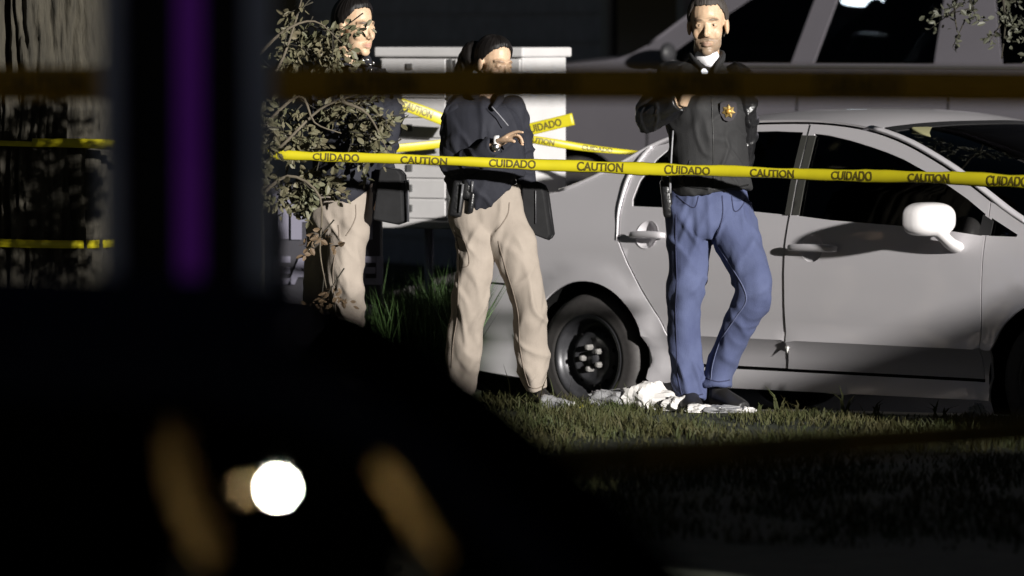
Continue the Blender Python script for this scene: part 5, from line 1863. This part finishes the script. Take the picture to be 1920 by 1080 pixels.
kh1 = P1.cloth('trousers', tr, M_khaki, .006, 2, wr=trouser_wrinkle([(.45, .12), (.15, .14), (.78, .06)], .0155, 16.0, 1.6))
seam(P1, kh1, 'fly_seam', [(668, 382), (668, 405), (660, 425), (650, 440)], .0028, M_kseam)
seam(P1, kh1, 'pocket_seam', [(636, 420), (637, 432), (637, 442)], .0032, M_kseam)
seam(P1, kh1, 'inseam', [(632, 460), (626, 510), (630, 560), (632, 600)], .0026, M_kseam)
for hl, tl in (((566, 735, .40), (580, 742, .2)), ((662, 738, .06), (690, 742, -.12))):
    h_, t2 = P1.J(*hl), P1.J(*tl)
    h_.z, t2.z = -.008, -.010
    s_ = MB(); shoe(s_, h_, t2, .045, .09)
    P1.cloth('shoe', s_, M_boot, .006, 2)
    sole(h_, t2, .045, P1.root)

# ------------------------------------------------------------------ carried cases
def case(name, label, corners, y, th, tilt=0.0):
    pc_ = [at(X, Y, y) for X, Y in corners]
    c_ = sum(pc_, Vector()) / len(pc_)
    rt_ = empty(name, c_)
    tag(rt_, label, 'case', 'carried black cases')
    n = len(pc_)
    mb = MB()
    sh = Vector((th * .55, th * .85, 0))
    mb.add([p - c_ for p in pc_] + [p - c_ + sh for p in pc_], [tuple(range(n))[::-1], tuple(range(n, 2 * n))] + [(i, (i + 1) % n, n + (i + 1) % n, n + i) for i in range(n)])
    mb.build('shell', mat('case_black', (.008, .008, .009), .75, nscale=15, namt=.3, spec=.25), rt_, smooth=False, bevel=.008)
    zp_ = MB()
    for k in range(n):
        zp_.tube([pc_[k] - c_ + sh * .5, pc_[(k + 1) % n] - c_ + sh * .5], [.003, .003], n=6)
    zp_.build('zip', mat('case_zip', (.012, .012, .013), .6, spec=.3), rt_)
    return rt_


c1 = case('portfolio_case', 'black portfolio case held at the hip of the left person', [(712, 314), (744, 318), (752, 328), (756, 416), (742, 421), (698, 412)], .36, .05)
rb_ = MB(); rb_.box((.075, -.004, -.02), (.012, .012, .19)); rb_.build('strap', mat('case_strap', (.035, .035, .04), .35), c1, bevel=.003)
c2 = case('portfolio_case', 'black portfolio case carried behind the woman on her far side', [(978, 346), (1000, 341), (1014, 347), (1020, 362), (1031, 440), (1024, 450), (978, 432)], .16, .05)
rb_ = MB(); rb_.box((-.005, -.004, .0), (.006, .010, .15)); rb_.build('strap', mat('case_strap', (.035, .035, .04), .35), c2, bevel=.003)
c3 = case('small_pouch', 'small black pouch at the left hip of the left person', [(552, 366), (585, 362), (588, 402), (548, 406)], .56, .05)

# ================================================================== LITTER AT THE KERB
M_paper = mat('white_paper', (.62, .60, .58), .75, nscale=12, namt=.2)
M_film = mat('clear_film', (.42, .42, .43), .12, spec=.8, nscale=20, namt=.4, trans=.35)


def crumple(name, X, Y, w, h, y, label, m, seed, amp=.35, flat=.5):
    p = at(X, Y, y)
    o_ = MB(); o_.ell((0, 0, 0), (1, 1, 1), 40)
    vs = []
    for q in o_.v:
        v_ = Vector(q)
        r = 1 + amp * (1 - 2.4 * abs(N(v_.x * 1.2 + seed, v_.y * 1.2, v_.z * 1.4))) + amp * .3 * (1 - 2.4 * abs(N(v_.x * 2.6 + seed, v_.y * 2.6, v_.z * 2.6)))
        v_ = v_ * r
        vs.append(Vector((v_.x * w, v_.y * w * .6, max(-.6, v_.z) * h)))
    o_.v = [tuple(q) for q in vs]
    ob = o_.build(name, m, None, smooth=False)
    ob.location = (p.x, y, .6 * h - .008)
    return tag(ob, label, 'litter', 'litter along the kerb')


crumple('crumpled_paper', 1226, 752, .125, .066, .06, 'large crumpled white paper on the kerb between the tyre and the jeans', M_paper, 3.3)
crumple('paper_wad', 1275, 764, .065, .036, -.06, 'bright creased paper wad in front of the left boot', M_paper, 9.4, .4)
crumple('plastic_wrap', 1155, 756, .10, .042, .10, 'crumpled clear plastic wrap in front of the car tyre', M_film, 5.1, .5)
crumple('plastic_bag', 1128, 748, .05, .04, .16, 'grey plastic bag against the tyre', mat('grey_film', (.16, .15, .16), .3, spec=.7), 7.7, .5)
crumple('foil_wrapper', 1352, 768, .075, .016, -.17, 'flat pale wrapper lying in front of the boots', M_film, 15.2, .5)
crumple('torn_paper', 1310, 767, .05, .02, -.17, 'torn pale paper between the two boots', M_paper, 41.2, .4)
crumple('paper_scrap', 1398, 769, .035, .014, -.20, 'small white scrap at the toe of the right boot', M_paper, 21.2, .4)
crumple('paper_ball', 1832, 768, .034, .036, -.52, 'lone crumpled ball in the dark grass at the right', M_film, 31.0, .35)
# clear bottle near the woman's shoe
pb = at(1040, 762, .02)
bt = empty('plastic_bottle', (pb.x - .065, .02, .028))
tag(bt, 'clear crushed plastic bottle beside the shoe of the woman', 'bottle', 'litter along the kerb')
bt.rotation_euler = (0, R(4), R(-12))
bm3 = MB(); bm3.lathe([(.001, 0), (.026, .004), (.030, .02), (.027, .04), (.031, .055), (.026, .075), (.030, .09), (.022, .115), (.012, .135), (.011, .15)], 'X', n=20)
bm3.v = [(x, y * (1 - .2 * math.sin(x * 40)), z * (1 + .2 * math.sin(x * 50))) for x, y, z in bm3.v]
bm3.build('shell', M_film, bt)
cp = MB(); cp.lathe([(.001, .166), (.0135, .165), (.0135, .148), (.001, .147)], 'X', n=16); cp.build('cap', M_paper, bt)
ts = MB()
for i in range(9):
    t = i / 8
    p = at(1076 + 40 * t, 766 - 2 * t, .05)
    ts.v += [(p.x, .05, .0 + .004 * math.sin(i * 2)), (p.x + .01, .09, .006 + .014 * abs(math.sin(i * 1.7)))]
ts.f = [(2 * i, 2 * i + 2, 2 * i + 3, 2 * i + 1) for i in range(8)]
o = ts.build('tape_scrap', M_yellow, None)
so = o.modifiers.new('t', 'SOLIDIFY'); so.thickness = .002
tag(o, 'short scrap of yellow tape lying by the tyre', 'tape', 'litter along the kerb')
